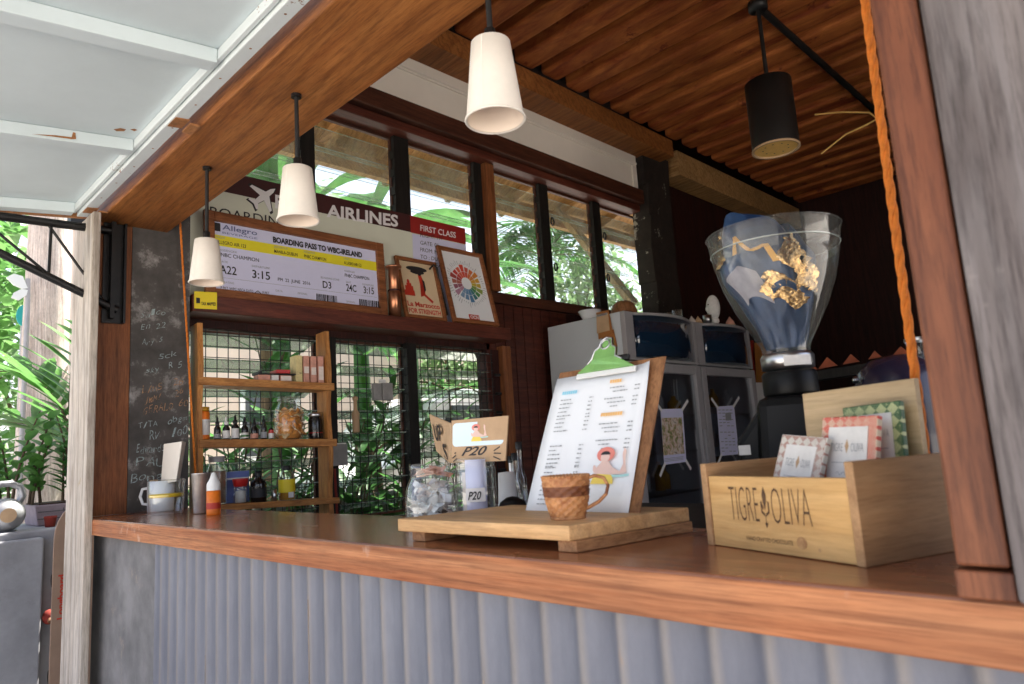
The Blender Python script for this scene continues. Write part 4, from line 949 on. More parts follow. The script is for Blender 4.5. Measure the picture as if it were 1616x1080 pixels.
# ------------------------------------------------------------------ things on the counter
# tray
ZT_ = 1.140
q0, q1, q2 = atz(627, 819, ZT_), atz(897, 830, ZT_), atz(1087, 801, ZT_); q3 = q0 + (q2 - q1)
TR = thing('serving_board', 'pale wooden serving board on runners carrying the clipboard and woven mug', 'board', (q0 + q2) / 2 - Z * .04)
dn = Z * .022
MB().hexa([q0 - dn, q1 - dn, q2 - dn, q3 - dn], [q0, q1, q2, q3]).build('board', 'tray_wood', TR, bevel=.002)
ex = (q1 - q0).normalized(); ey = (q2 - q1).normalized()
for a, b in ((.025, .06), ((q1 - q0).length - .035, (q1 - q0).length)):
    P = [q0 + ex * a + ey * .012, q0 + ex * b + ey * .012, q0 + ex * b + ey * .265, q0 + ex * a + ey * .265]
    MB().hexa([p - Z * .0395 for p in P], [p - Z * .0225 for p in P]).build('runner', 'tray_runner', TR, bevel=.0015)
# clipboard
BL, BRr = atz(828, 805, ZT_ + .001), atz(989, 809, ZT_ + .001); rt = (BRr - BL).normalized(); nb = Vector((-rt.y, rt.x, 0)); th = radians(25)
PC = Panel(BL, rt, Z * cos(th) + nb * sin(th))
CL = thing('menu_clipboard', 'brown clipboard with white menu sheet and green clip leaning back on the serving board', 'clipboard', (BL + BRr) / 2)
m = MB(); W, Hc = .236, .272
PC.box(m, -.002, .250, .0005, .289, -.0105, -.0065); m.build('board', 'hardboard', CL, bevel=.002)
m = MB(); n = 10; vs = []
for j in range(9):
    for i in range(n + 1):
        a, b = i / n, j / 8; c = .0012 * sin(3 * b + 2 * a) + .010 * max(0, a - .72) ** 2 * 12 * b ** 3
        vs.append(PC.pt(.232 * a - .004 * b * 0 + (.0 if a < 1 else -.006 * b), Hc * b + .004 * a * b, c - .003))
m.add(vs, [(j * (n + 1) + i, j * (n + 1) + i + 1, (j + 1) * (n + 1) + i + 1, (j + 1) * (n + 1) + i) for j in range(8) for i in range(n)], True)
sh = m.build('menu_sheet', 'paper', CL, thick=.0006)
PX = Panel(PC.pt(0, 0, .0005), PC.r, PC.u)
ink = MB(); rn = random.Random(11)
def dashes(m, a0, a1, b, h=.0022):
    x = a0
    while x < a1: w_ = rn.uniform(.003, .008); PX.quad(m, x, min(a1, x + w_), b, b + h * rn.uniform(.7, 1.1), .0012); x += w_ + .0016
for b0, n in ((.218, 5), (.178, 4), (.122, 6), (.082, 1), (.070, 8)):
    for k in range(n): dashes(ink, .028, .028 + rn.uniform(.018, .036), b0 - k * .0085); dashes(ink, .099, .109, b0 - k * .0085)
for b0, n, ax in ((.232, 2, .145), (.210, 3, .137), (.160, 3, .136), (.128, 3, .136)):
    for k in range(n): dashes(ink, ax + k * .008 % .02, ax + rn.uniform(.03, .05), b0 - k * .008); dashes(ink, .200, .211, b0 - k * .008)
ink.build('lettering', 'grey_ink', sh)
for nm, a0, a1, b0 in (('cyan_print', .028, .062, .231), ('orange_print', .142, .165, .243), ('orange_print', .136, .181, .176)):
    m = MB(); x = a0
    while x < a1: PX.quad(m, x, x + .0045, b0, b0 + .0068, .0012); x += .0054
    m.build('heading', nm, sh)
def bather(P, cx, cy, s, parent):
    """holiday drawing: red sun hat, figure lying behind a half sun, teal waterline"""
    def poly(mat, nm, pts, c): MB().ngon([P.pt(cx + x * s, cy + y * s, c) for x, y in pts]).build(nm, mat, parent)
    m = MB(); P.disc(m, cx, cy - .42 * s, .42 * s, .40 * s, .0014, 0, pi); m.build('sun', 'sun_print', parent)
    poly('teal_print', 'waterline', [(-.25, -.15), (.1, -.12), (.6, -.15), (.95, -.11), (.95, -.19), (.5, -.22), (.1, -.2), (-.25, -.23)], .0013)
    m = MB()
    m.ngon([P.pt(cx + x * s, cy + y * s, .0017) for x, y in ((-.3, -.1), (-.28, .12), (-.12, .3), (.12, .3), (.3, .1), (.62, -.05), (.85, -.1), (.3, -.14))])
    m.ngon([P.pt(cx + x * s, cy + y * s, .0018) for x, y in ((-.42, .02), (-.36, -.08), (-.26, -.08), (-.28, .08), (-.38, .18), (-.44, .15))])
    m.ngon([P.pt(cx + x * s, cy + y * s, .0018) for x, y in ((.6, -.05), (.85, -.08), (.74, .3), (.72, .62), (.62, .72), (.6, .5), (.68, .2))])
    m.build('figure', 'skin_print', parent)
    m = MB(); P.disc(m, cx - .03 * s, cy + .52 * s, .34 * s, .24 * s, .0019); m.build('sun_hat', 'hat_print', parent)
    m = MB(); P.disc(m, cx - .03 * s, cy + .42 * s, .17 * s, .17 * s, .0022); m.build('face', 'skin_print', parent)
    m = MB(); P.disc(m, cx - .03 * s, cy + .5 * s, .18 * s, .12 * s, .0024, 0, pi); m.build('fringe', 'ink', parent)
bather(PX, .168, .072, .057, sh)
# clip
m = MB(); PC.box(m, .058, .198, Hc - .012, Hc - .001, .002, .006); m.build('clip_bar', 'white_plastic', CL, bevel=.0015)
m = MB(); c = Hc
poly = [(.062, c - .001), (.194, c - .001), (.165, c + .016), (.152, c + .022), (.150, c + .040), (.140, c + .046), (.136, c + .062), (.122, c + .066), (.110, c + .060), (.108, c + .046), (.098, c + .040), (.096, c + .022), (.085, c + .015)]
hole = [(.122 + .0085 * cos(-k * pi / 6 ), c + .052 + .0085 * sin(-k * pi / 6)) for k in range(12)]
n = len(poly)
m.add([PC.pt(a, b, .008 - .004 * (b < c + .018)) for a, b in poly] + [PC.pt(a, b, .013 - .004 * (b < c + .018)) for a, b in poly], [tuple(range(n))[::-1], tuple(range(n, 2 * n))] + [(i, (i + 1) % n, n + (i + 1) % n, n + i) for i in range(n)])
cl = m.build('clip', 'green_metal', CL, bevel=.001)
MB().tube([PC.pt(a, b, .0135 - .004 * (b < c + .018)) for a, b in poly[2:]], .0024, 6).build('wire_rim', 'steel', cl)
MB().tube([PC.pt(.122 + .010 * cos(t), c + .051 + .010 * sin(t), .0135) for t in [k * pi / 8 for k in range(17)]], .0022, 6).build('ring', 'steel', cl)
m = MB(); PC.box(m, .150, .178, c + .014, c + .026, .0, .009); m.build('spring', 'black_metal', cl, bevel=.003)
# woven mug
q = atz(889, 820, ZT_); MG = thing('woven_mug', 'small woven rattan mug with a darker middle band', 'mug', (q.x, q.y + .012, ZT_), 0)
m = MB(); rows, cols = 22, 48; vs = []; fs = []; hM = .066
for j in range(rows + 1):
    z = hM * j / rows; u = j / rows; r0 = .025 + .0118 * u + .003 * sin(u * pi)
    for i in range(cols):
        wv = .0019 * (1 if ((i // 2 + j // 2) % 2) else -1) * (1 if .02 < u < .98 else 0)
        t = 2 * pi * i / cols; vs.append(((r0 + wv) * cos(t), (r0 + wv) * sin(t), z))
for j in range(rows):
    for i in range(cols): fs.append((j * cols + i, j * cols + (i + 1) % cols, (j + 1) * cols + (i + 1) % cols, (j + 1) * cols + i))
m.add(vs, fs, True); m.lathe([(.0355, hM), (.033, hM - .001), (.024, .003), (0, .003)], 40)
for k in range(40):
    a = 2 * pi * k / 40; m.ball((.0366 * cos(a), .0366 * sin(a), hM), .0032, .0032, .0022, 6)
m.lathe([(0, .0), (.027, .0), (.0285, .002), (.027, .004)], 40)
m.build('body', 'wicker', MG, world=False)
m = MB(); ar = radians(36)
hp = [(.033, .060), (.046, .064), (.060, .060), (.066, .048), (.062, .035), (.050, .024), (.036, .017), (.029, .014)]
for s in (-.0028, .0028): m.tube([(cos(ar) * r_ - sin(ar) * s, sin(ar) * r_ + cos(ar) * s, z) for r_, z in hp], .0028, 7)
m.build('handle', 'wicker', MG, world=False)

# two glass jars with a folded cardboard sign
def ground_pt(px, y, z, py=780): q = aty(px, py, y); return Vector((q.x, y, z))
p = ground_pt(680, .945, ZC)
J1 = lathe_thing('storage_jar', 'wide glass jar full of pale paper slips left of the serving board', 'jar', p, [('glass', 'jar', [(0, .001), (.052, .001), (.056, .008), (.0565, .05), (.052, .085), (.044, .102), (.042, .108), (.044, .112), (.042, .118), (.044, .122), (.044, .134), (.041, .134)]), ('base_fill', 'salt', [(0, .004), (.05, .004), (.05, .02), (0, .024)])], n=36)
m = MB(); rn = random.Random(2)
for k in range(9): m.at(rn.uniform(-.025, .025), rn.uniform(-.025, .025), .108 + rn.uniform(0, .015), rn.uniform(0, 6), rn.uniform(-.5, .5), rn.uniform(-.5, .5)).box(-.016, .016, -.01, .01, 0, .001)
lab(m.build('paper_slip', 'tea_box', J1, world=False), 'pinkish folded slips at the mouth')
MB().at(0, 0, 0).lathe([(.0572, .018), (.0572, .021)], 20, -1.2, .3).build('tape_strip', 'paper_blue', J1, world=False)
rn = random.Random(17)
for mt in ('label_white', 'paper', 'tea_white'):
    m = MB()
    for k in range(34):
        z = rn.uniform(.02, .092); R_ = (.043 if z < .065 else .032) * math.sqrt(rn.random()); a = rn.uniform(0, 6.28)
        m.at(R_ * cos(a), R_ * sin(a), z, rn.uniform(0, 6), rn.uniform(-1.3, 1.3), rn.uniform(-.6, .6)); c = rn.uniform(.002, .006)
        m.add([(-.013, -.009, c), (0, -.009, 0), (.013, -.009, c), (-.013, .009, c), (0, .009, 0), (.013, .009, c)], [(0, 1, 4, 3), (1, 2, 5, 4)])
    m.build('folded_slip', mt, J1, world=False, thick=.0006)
p = ground_pt(752, 1.005, ZC)
J2 = lathe_thing('storage_jar', 'straight glass jar with a blue-white rolled sheet inside, carrying the cardboard price sign', 'jar', p, [('glass', 'jar', [(0, .001), (.041, .001), (.043, .006), (.0435, .115), (.041, .122), (.0425, .126), (.041, .13), (.0425, .133), (.0425, .140), (.040, .140)])], n=36)
MB().at(.014, -.012, 0).lathe([(.0, .004), (.022, .004), (.022, .136), (.0, .136)], 20).build('rolled_sheet', 'paper_blue', J2, world=False)
MB().at(-.012, -.008, 0).box(-.012, .012, -.01, .01, .006, .11).build('paper_slip', 'tea_white', J2, world=False)
m = MB(); rn = random.Random(4)
for k in range(26): m.ball((rn.uniform(-.028, .02), rn.uniform(-.03, .02), .007 + rn.random() * .016), .005, n=6)
m.build('coin', 'steel', J2, world=False)
PLb = Panel((p.x + .014, p.y - .0446, p.z + .045), Vector((.99, .12, 0)), Z); m = MB()
MB().at(0, 0, 0).lathe([(.0442, .05), (.0442, .078)], 14, -1.25, -.3).build('label_patch', 'label_white', J2, world=False)
m = MB(); a0 = -1.15
PT = Panel((p.x + .0455 * cos(-1.0) , p.y + .0455 * sin(-1.0), p.z + .055), Vector((-sin(-.75), cos(-.75), 0)), Z); PT.text(m, 'P20', -.006, .022, 0, .016, .001, .02, .3); m.build('lettering', 'ink', J2)
# cardboard
F0, F1 = aty(712, 731, .985), aty(712.5, 668, .985)
R0, R1 = aty(797.5, 727.5, 1.02), aty(802, 656, 1.02)
PK = Panel(F0, R0 - F0, F1 - F0); PK.u = (F1 - F0).normalized(); PK.r = (R0 - F0).normalized(); PK.n = PK.r.cross(PK.u).normalized()
CB = thing('cardboard_sign', 'folded brown cardboard price sign with bather drawing standing on the glass jars', 'sign', F0)
m = MB(); m.hexa([F0, R0, R0 - PK.n * .004, F0 - PK.n * .004], [F1 - Z * .0 + (F1 - F0) * .06, R1, R1 - PK.n * .004, F1 + (F1 - F0) * .06 - PK.n * .004]); bd = m.build('card', 'kraft', CB)
L0, L1 = aty(690, 712, 1.09), aty(679, 654, 1.09)
m = MB(); off = Vector((.004, .0, 0)); m.hexa([F0 - X * .001, L0, L0 - off, F0 - off - X * .001], [F1 - X * .001 , L1, L1 - off, F1 - off - X * .001]); wing = m.build('card', 'kraft', CB)
m = MB()
rr = PK.fn
def rrect(P, a0, a1, b0, b1, r_, c):
    pts = []
    for cx, cy, t0 in ((a1 - r_, b1 - r_, 0), (a0 + r_, b1 - r_, pi / 2), (a0 + r_, b0 + r_, pi), (a1 - r_, b0 + r_, 1.5 * pi)):
        pts += [P.pt(cx + r_ * cos(t0 + k * pi / 10), cy + r_ * sin(t0 + k * pi / 10), c) for k in range(6)]
    return pts
wK = (R0 - F0).length; hK = (F1 - F0).length
lb_ = MB().ngon(rrect(PK, .004, wK - .004, hK * .40, hK * .985, .009, .001)).build('sticker', 'sky_print', bd)
bather(PK, wK * .48, hK * .66, .031, lb_)
m = MB(); PK.text(m, 'P20', wK * .2, wK * .68, hK * .17, .018, .0015, .02, .5)
for k, (a, b, c2, d) in enumerate(((.80, .022, .91, .030), (.80, .017, .93, .016), (.79, .010, .92, .003), (.03, .010, .10, .016), (.05, .003, .12, .009), (.07, .020, .10, .022))):
    m.strip([PK.pt(a * wK, b, .0015), PK.pt(c2 * wK, d, .0015)], .0026, PK.n)
m.build_split('lettering', 'ink', bd)
wr = (F0 - L0); wu = (L1 - L0); wnn = wr.cross(wu).normalized(); m = MB()
for s, u0, v0 in (('U', .12, .35), ('P', .46, .42), ('S', .62, -.02)):
    m.text(s, L0 + wr * u0 + wu * v0, wr * .26, wu * .4, wnn, .002, .02)
m.build_split('lettering', 'ink', wing)

# back bench with small stuff beyond the counter
tag(MB().box(-1.9, .5, 1.13, 1.95, 0, 1.05).build('back_bench', 'black_wood'), 'dark work bench behind the counter under the coffee grinder', 'bench')
q = ground_pt(801, 1.25, 1.05); lathe_thing('paper_cup', 'white upturned paper cup behind the jar with the rolled sheet', 'cup', q, [('cup', 'white_plastic', [(.030, 0), (.028, .003), (.021, .145), (0, .147)]), ('rolled_rim', 'white_plastic', [(.0305, 0), (.032, .002), (.0305, .004)])])
G = 'little bottles behind the counter'
for px, y, h, mt, lb in ((815, 1.35, .17, 'jar', 'clear little bottle next to the white upturned cup'), (823, 1.4, .20, 'jar', 'bluish little bottle right of the clear one'), (809, 1.5, .16, 'brushed', 'metallic little bottle behind the clear one')):
    q = ground_pt(px, y, 1.051); lathe_thing('little_bottle', lb, 'bottle', q, [('body', mt, [(0, 0), (.017, 0), (.017, h * .6), (.007, h * .75), (.007, h)]), ('cap', 'black_paint', [(.009, h), (.009, h + .02), (0, h + .021)])], group=G, n=16)
q = ground_pt(808, 1.048, ZC); lathe_thing('tamper', 'black domed tool with bright rim behind the serving board', 'tool', (q.x, q.y, ZC), [('dome', 'black_gloss', [(.031, .0), (.033, .014), (.032, .028), (.026, .044), (.012, .053), (0, .055)]), ('rim', 'steel', [(.0325, .008), (.034, .010), (.0325, .012)])])

# left end: glass of lemon water, mug with menus, steel cup, orange bottle
q = atz(262, 812, ZC); WG = lathe_thing('water_glass', 'wide clear glass of lemon water at the left end of the counter', 'glass', q, [('glass', 'clear_glass', [(0, .003), (.052, .001), (.056, .006), (.062, .118), (.0605, .12), (.0595, .118)]), ('water', 'clear_glass', [(0, .06), (.055, .06)]), ('lemon_slice', 'water_yellow', [(0, .060), (.056, .060), (.0565, .066), (.056, .072), (0, .072)])], n=32)
q = atz(240, 806, ZC); MC = lathe_thing('mug', 'white china mug half hidden behind the lemon water glass', 'mug', Vector((-2.885, .962, ZC)), [('body', 'white_ceramic', [(0, .0), (.044, 0), (.047, .004), (.048, .115), (.045, .115), (.043, .008), (0, .008)])])
m = MB(); m.tube([Vector((-.6, -.78, 0)) * r_ + Z * z for r_, z in ((.045, .09), (.068, .088), (.076, .06), (.066, .032), (.045, .028))], .006, 8); m.build('handle', 'white_ceramic', MC, world=False)
mp_ = WM[MC.name].translation
MN = thing('folded_menu', 'tall folded pale menu card standing in the white mug', 'menu', mp_ + Z * .012)
m = MB(); A0 = aty(254, 764, mp_.y); A1 = aty(259, 701, mp_.y); B1 = aty(287, 697, mp_.y + .02); B0 = aty(278, 760, mp_.y + .02); C1 = aty(293, 698, mp_.y + .08); C0 = aty(283, 760, mp_.y + .06)
m.ngon([A0, B0, B1, A1]); m.ngon([B0, C0, C1, B1]); m.build('leaf', 'frieze_paint', MN, thick=.002)
m = MB(); m.ngon([aty(*p, mp_.y - .01) for p in ((228, 752), (232, 762), (250, 762), (249, 757), (236, 758))]); m.build('leaf', 'kraft', MN, thick=.002)
q = atz(317, 811, ZC); SC = lathe_thing('shaker_cup', 'tapered steel cup beside the orange squeeze bottle', 'cup', q, [('body', 'brushed', [(0, .001), (.022, .001), (.024, .005), (.031, .135), (.0325, .137), (.030, .137), (.023, .008), (0, .006)])], n=32)
q = atz(337, 813, ZC); OB = lathe_thing('squeeze_bottle', 'small orange bottle with white conical cap', 'bottle', q, [('body', 'orange_label', [(0, 0), (.021, 0), (.022, .004), (.022, .078), (0, .079)]), ('cap', 'white_plastic', [(.0215, .079), (.0215, .10), (.012, .118), (.006, .136), (0, .138)]), ('label_patch', 'red_ink', [(.0223, .02), (.0223, .04)])])
# salt shakers glinting on the counter back edge
# ------------------------------------------------------------------ chocolate box
FL, FR = atz(1117, 860, ZC), atz(1367, 897, ZC); u = (FR - FL); bw = u.length; rz = math.atan2(u.y, u.x)
BX = thing('chocolate_box', 'pale pine display box with branded front and upright rear lid', 'box', FL, rz)
L = lambda: MB()
L().box(.0125, bw - .0125, .003, .014, .001, .097).build('front_panel', 'pine', BX, world=False, bevel=.001)
L().box(0, .012, 0, .205, 0, .115).build('side_panel', 'pine_side', BX, world=False, bevel=.0015)
L().box(bw - .012, bw, 0, .205, 0, .116).build('side_panel', 'pine_side', BX, world=False, bevel=.0015)
L().box(.0125, bw - .0125, .192, .204, .001, .112).build('rear_panel', 'pine', BX, world=False, bevel=.001)
L().box(.0125, bw - .0125, .015, .191, .001, .012).build('bottom', 'pine', BX, world=False)
L().hexa([(.042, .170, .014), (.226, .170, .014), (.226, .180, .014), (.042, .180, .014)], [(.042, .176, .209), (.226, .176, .212), (.226, .186, .212), (.042, .186, .209)]).build('lid', 'pine_grey', BX, world=False, bevel=.001)
fp = [o for o in BX.children if o.name.startswith('front_panel')][0]
Mx = WM[BX.name]; PBx = Panel(Mx @ Vector((0, .003, 0)), Mx.to_3x3() @ X, Z)
m = MB()
PBx.text(m, 'TIGRE', .052, .106, .038, .047, .0006, -.02)
PBx.text(m, 'OLIVA', .129, .192, .038, .047, .0006, -.02)
PBx.text(m, 'HAND CRAFTED CHOCOLATE', .078, .158, .014, .0052, .0006, .0)
def cocoa(P, m, cx, cy, s, c):
    m.ngon([P.pt(cx + x * s, cy + y * s, c) for x, y in ((-.12, -1), (0, -1.25), (.12, -1), (.02, -.95), (.02, -.6), (-.02, -.6), (-.02, -.95))])
    for sg in (-1, 1): m.ngon([P.pt(cx + sg * x * s, cy + y * s, c) for x, y in ((.03, -.65), (.3, -.45), (.32, .1), (.2, .2), (.22, -.35), (.03, -.5))])
    m.ngon([P.pt(cx + x * s, cy + y * s, c) for x, y in ((0, .95), (.16, .5), (.1, .05), (0, -.3), (-.1, .05), (-.16, .5))]); m.ngon([P.pt(cx + x * s, cy + y * s, c + .0003) for x, y in ((-.22, .1), (-.1, -.1), (-.1, -.3), (-.24, -.1))])
cocoa(PBx, m, .1175, .062, .024, .0006)
plain('burnt', (.12, .06, .025), .6, var=.3, nsc=60); m.build_split('lettering', 'burnt', fp)
m = MB(); PBx.disc(m, .172, .018, .008, .0075, .0004); PBx.disc(m, .198, .012, .0022, .0022, .0004)
def knot():
    m_, nt, b = _new('knot'); mp = _coords(nt, (1, 1, 1)); n = _noise(nt, mp, 60, 4, .6); nt.links.new(_ramp(nt, n.outputs[0], [(.35, (.28, .11, .04)), (.65, (.6, .36, .15))]).outputs[0], b.inputs['Base Color']); MATS['knot'] = m_
knot(); m.build('knot', 'knot', fp)
def bar(name, label, a0, a1, z0, z1, y0, lean, mat, tw=0):
    M = Mx @ Matrix.Translation(((a0 + a1) / 2, y0, z0)) @ Matrix.Rotation(tw, 4, 'Y')
    o = thing(name, label, 'chocolate', M.translation, rz, 'wrapped chocolate bars in the box'); w_ = (a1 - a0) / 2; h = (z1 - z0)
    o.rotation_euler = (lean, tw, rz); WM[o.name] = Matrix.Translation(M.translation) @ o.rotation_euler.to_matrix().to_4x4()
    MB().box(-w_, w_, 0, .009, 0, h).build('wrapper', mat, o, world=False, bevel=.0015)
    lbp = MB().box(-w_ + .013, w_ - .013, -.001, -.0001, .016, h - .014).build('label_patch', 'label_white', o, world=False)
    MB().box(-w_ + .001, w_ - .001, -.0012, -.0001, h * .33, h * .33 + .006).build('band', 'grey_bag', o, world=False)
    Q = Panel(WM[o.name] @ Vector((0, -.001, 0)), WM[o.name].to_3x3() @ X, WM[o.name].to_3x3() @ Z); m = MB(); x = w_ - .018
    Q.text(m, 'TIGRE', -x, -.006, h * .66, .011, .0006, -.01); Q.text(m, 'OLIVA', .006, x, h * .66, .011, .0006, -.01)
    for k in range(2): 
        Q.quad(m, -x * .9, x * .9, h * (.55 - k * .02), h * (.55 - k * .02) + .0008, .0006) if k == 0 else None
    m.strip([Q.pt(-x * .6 + i * x * .12, h * .45 + .003 * sin(i * 2.1), .0006) for i in range(11)], .0008, Q.n)
    m.build_split('lettering', 'grey_ink', lbp); m = MB(); m.ngon([Q.pt(a, b, .0007) for a, b in ((0, h * .78), (.003, h * .71), (0, h * .64), (-.003, h * .71))]); m.build('emblem', 'kraft', lbp); return o
Z_ = 0
bar('chocolate_bar', 'pale speckled chocolate bar at the left of the box', .064, .142, .025, .155, .045, radians(-20), 'wrap_pale', radians(6))
bar('chocolate_bar', 'red patterned chocolate bar at the front of the box', .126, .212, .035, .172, .082, radians(-13), 'wrap_red', radians(1.5))
bar('chocolate_bar', 'green leaf patterned chocolate bar at the back of the box', .136, .224, .050, .184, .135, radians(-7), 'wrap_green', radians(-2))

# ------------------------------------------------------------------ grinder
GX, GY = -.553, 1.315; gr = math.atan2(.387, .922)
GD = thing('coffee_grinder', 'black coffee grinder with a big clear hopper standing behind the chocolate box', 'grinder', (GX, GY, 1.05), gr)
hp = [(.043, .352), (.046, .368), (.064, .40), (.085, .44), (.104, .487), (.117, .538), (.125, .590)]
MB().lathe(hp + [(.1275, .591), (.125, .593), (.1225, .588), (.115, .538)], 48).build('hopper', 'hopper', GD, world=False)
MB().lathe([(.119, .555), (.1212, .5555), (.1212, .557)], 48).build('fill_line', 'pane_edge', GD, world=False)
MB().lathe([(.036, .318), (.048, .322), (.049, .345), (.044, .352), (.038, .352)], 32).build('collar', 'steel', GD, world=False)
MB().lathe([(.0497, .324), (.0497, .343)], 12, -1.7, -.6).build('tape', 'label_white', GD, world=False)
MB().lathe([(.0, .27), (.048, .27), (.05, .275), (.05, .312), (.046, .317), (0, .317)], 32).build('throat', 'black_gloss', GD, world=False)
m = MB(); m.hexa([(-.075, -.08, 0), (.075, -.08, 0), (.075, .12, 0), (-.075, .12, 0)], [(-.062, -.07, .269), (.062, -.07, .269), (.062, .11, .269), (-.062, .11, .269)]); m.build('body', 'black_gloss', GD, world=False, bevel=.018)
m = MB(); m.hexa([(-.105, -.055, .125), (-.064, -.055, .075), (-.064, .055, .075), (-.105, .055, .125)], [(-.105, -.055, .19), (-.05, -.05, .262), (-.05, .05, .262), (-.105, .055, .19)]); m.build('spout', 'black_gloss', GD, world=False, bevel=.012)
MB().box(-.103, -.082, -.0572, -.0563, .165, .183).build('label_patch', 'label_white', GD, world=False)
# foil coffee bag lying in the hopper
BG = thing('coffee_bag', 'crumpled blue and gold foil coffee bag stuffed into the grinder hopper', 'bag', (GX, GY, 1.41), gr)
rn = random.Random(9); NZ = 30; NA = 56
ph = [rn.uniform(0, 6) for _ in range(8)]
def bag_pt(t, v, off=0):
    z = .0 + .250 * v; r0 = .034 + .060 * min(1, v * 1.35) - .030 * max(0, v - .66) / .34
    w_ = 1 + .07 * sin(3 * t + ph[0] + 5 * v) + .045 * sin(7 * t + ph[1] - 9 * v) + .03 * sin(13 * t + ph[2] + 17 * v)
    r_ = r0 * w_ + off; sx = 1.0; sy = .72
    return Vector((r_ * cos(t) * sx - .035 * max(0, v - .35) * 1.5, r_ * sin(t) * sy, z + (.020 * sin(2 * t + ph[3]) + .010 * sin(5 * t)) * v * v))
def bag_patch(f, off, nu=10, nv=10):   # f maps the unit square to (angle, height)
    vs = [bag_pt(*f(i / nu, j / nv), off + .0034 * (math.sin(i * 2.7 + j * 1.9) + math.sin(i * 5.1 - j * 3.3)) * (off in (.005, .0061))) for j in range(nv + 1) for i in range(nu + 1)]
    return vs, [(j * (nu + 1) + i, j * (nu + 1) + i + 1, (j + 1) * (nu + 1) + i + 1, (j + 1) * (nu + 1) + i) for j in range(nv) for i in range(nu)]
vs = [bag_pt(2 * pi * i / NA, j / NZ) for j in range(NZ + 1) for i in range(NA)]
fs = [(j * NA + i, j * NA + (i + 1) % NA, (j + 1) * NA + (i + 1) % NA, (j + 1) * NA + i) for j in range(NZ) for i in range(NA)]
m = MB(); m.add(vs, fs, True); top = vs[-NA:]; m.ngon(top); m.build('foil', 'bag_blue', BG, world=False)
c0 = -pi / 2
m = MB()
m.add(*bag_patch(lambda a, b: (c0 - .30 + .95 * a + .12 * sin(b * 9), .32 + .20 * b + .05 * sin(a * 6.1)), .0061, 22, 14), True)
m.add(*bag_patch(lambda a, b: (c0 + .35 + .5 * a + .16 * sin(b * 8), .44 + .36 * b), .0061, 12, 22), True)
m.add(*bag_patch(lambda a, b: (c0 - 1.55 + .55 * a, .72 + .26 * b), .005), True)
m.add(*bag_patch(lambda a, b: (c0 + .85 + .4 * a + .1 * sin(b * 7), .42 + .5 * b), .005, 10, 22), True)
m.build('crumpled_foil', 'bag_gold', BG, world=False)
m = MB(); m.add(*bag_patch(lambda a, b: (c0 - 1.1 + .95 * a - .15 * b, .36 + .24 * b + .04 * sin(a * 4)), .003), True); m.build('pale_patch', 'bag_face', BG, world=False)
m = MB(); m.add(*bag_patch(lambda a, b: (c0 - .1 + .55 * a, .395 + .05 * b + .045 * sin(a * pi)), .009), True); m.build('dark_patch', 'bag_blue', BG, world=False)
Mpts = [(0, 0), (.02, 0), (.02, .6), (.5, .12), (.5, .12), (.98, .6), (.98, 0), (1, 0)]
m = MB()
for (a0, b0), (a1, b1) in (((0, 0), (.12, 1)), ((.12, 1), (.5, .35)), ((.5, .35), (.88, 1)), ((.88, 1), (1, 0))):
    pts = []
    for k in range(7):
        a, b = a0 + (a1 - a0) * k / 6, b0 + (b1 - b0) * k / 6; a, b = a + b * .0, b - a * .55
        for s in (-.075, .075): pts.append(bag_pt(c0 - .62 + .80 * (a + s), .70 + .13 * b, .007))
    m.add(pts, [(2 * i, 2 * i + 1, 2 * i + 3, 2 * i + 2) for i in range(6)])
m.build('lettering', 'bag_orange', BG, world=False)
# machines and shelf further back
q = ground_pt(1416, 1.6, 1.05, 600); o = thing('kettle_drum', 'rounded dark purple machine lid behind the chocolate box', 'machine', q)
MB().lathe([(0, 0), (.085, 0), (.088, .01), (.088, .24), (.085, .28), (.074, .315), (.05, .338), (.025, .346), (0, .348)], 36).build('housing', 'purple_paint', o, world=False); MB().ball((-.06, -.066, .30), .008, n=8).build('knob', 'steel', o, world=False)
q = ground_pt(1456, 1.74, 1.05, 570); lathe_thing('carafe', 'clear glass carafe beside the rope behind the purple machine', 'carafe', q, [('glass', 'jar', [(0, .002), (.04, .002), (.045, .01), (.04, .25), (.026, .32), (.026, .37), (.03, .385)]), ('rim', 'steel', [(.0305, .384), (.0315, .388), (.0305, .392)])])
zg = thing('zigzag_trim', 'dark shelf edge with a row of reddish triangles at the back of the bar', 'trim', aty(1360, 575, 4.0)); m = MB()
for a, b, c in (((1264, 586), (1290, 583), (1278, 571)), ((1291, 583), (1321, 577), (1305, 564)), ((1330, 575.5), (1356, 571), (1342, 559)), ((1370, 567.5), (1391, 563.5), (1380, 554)), ((1408, 562), (1436, 558), (1421, 547))):
    m.add([aty(*p, 4.0) for p in (a, b, c)] + [aty(*p, 4.0) + Y * .01 for p in (a, b, c)], [(0, 1, 2), (3, 5, 4), (0, 3, 4, 1), (1, 4, 5, 2), (2, 5, 3, 0)])
m.build('triangle', 'triangle_red', zg)
a, b = aty(1262, 590, 4.0), aty(1450, 561, 4.0); MB().bar(a - Z * .03, b - Z * .03, .12, .05).build('shelf_edge', 'black_wood', zg)
q = aty(1180, 603, 5.5); o = thing('leaf_hanging', 'green leaf patterned hanging with a red beaded edge right of the fridges', 'hanging', q)
MB().add([aty(*p, 5.5) for p in ((1160, 604), (1189, 603), (1185, 538), (1156, 537))] + [aty(*p, 5.5) + Y * .01 for p in ((1160, 604), (1189, 603), (1185, 538), (1156, 537))], [(0, 1, 2, 3), (7, 6, 5, 4), (0, 4, 5, 1), (1, 5, 6, 2), (2, 6, 7, 3), (3, 7, 4, 0)]).build('cloth', 'green_print', o)
m = MB(); rn = random.Random(8)
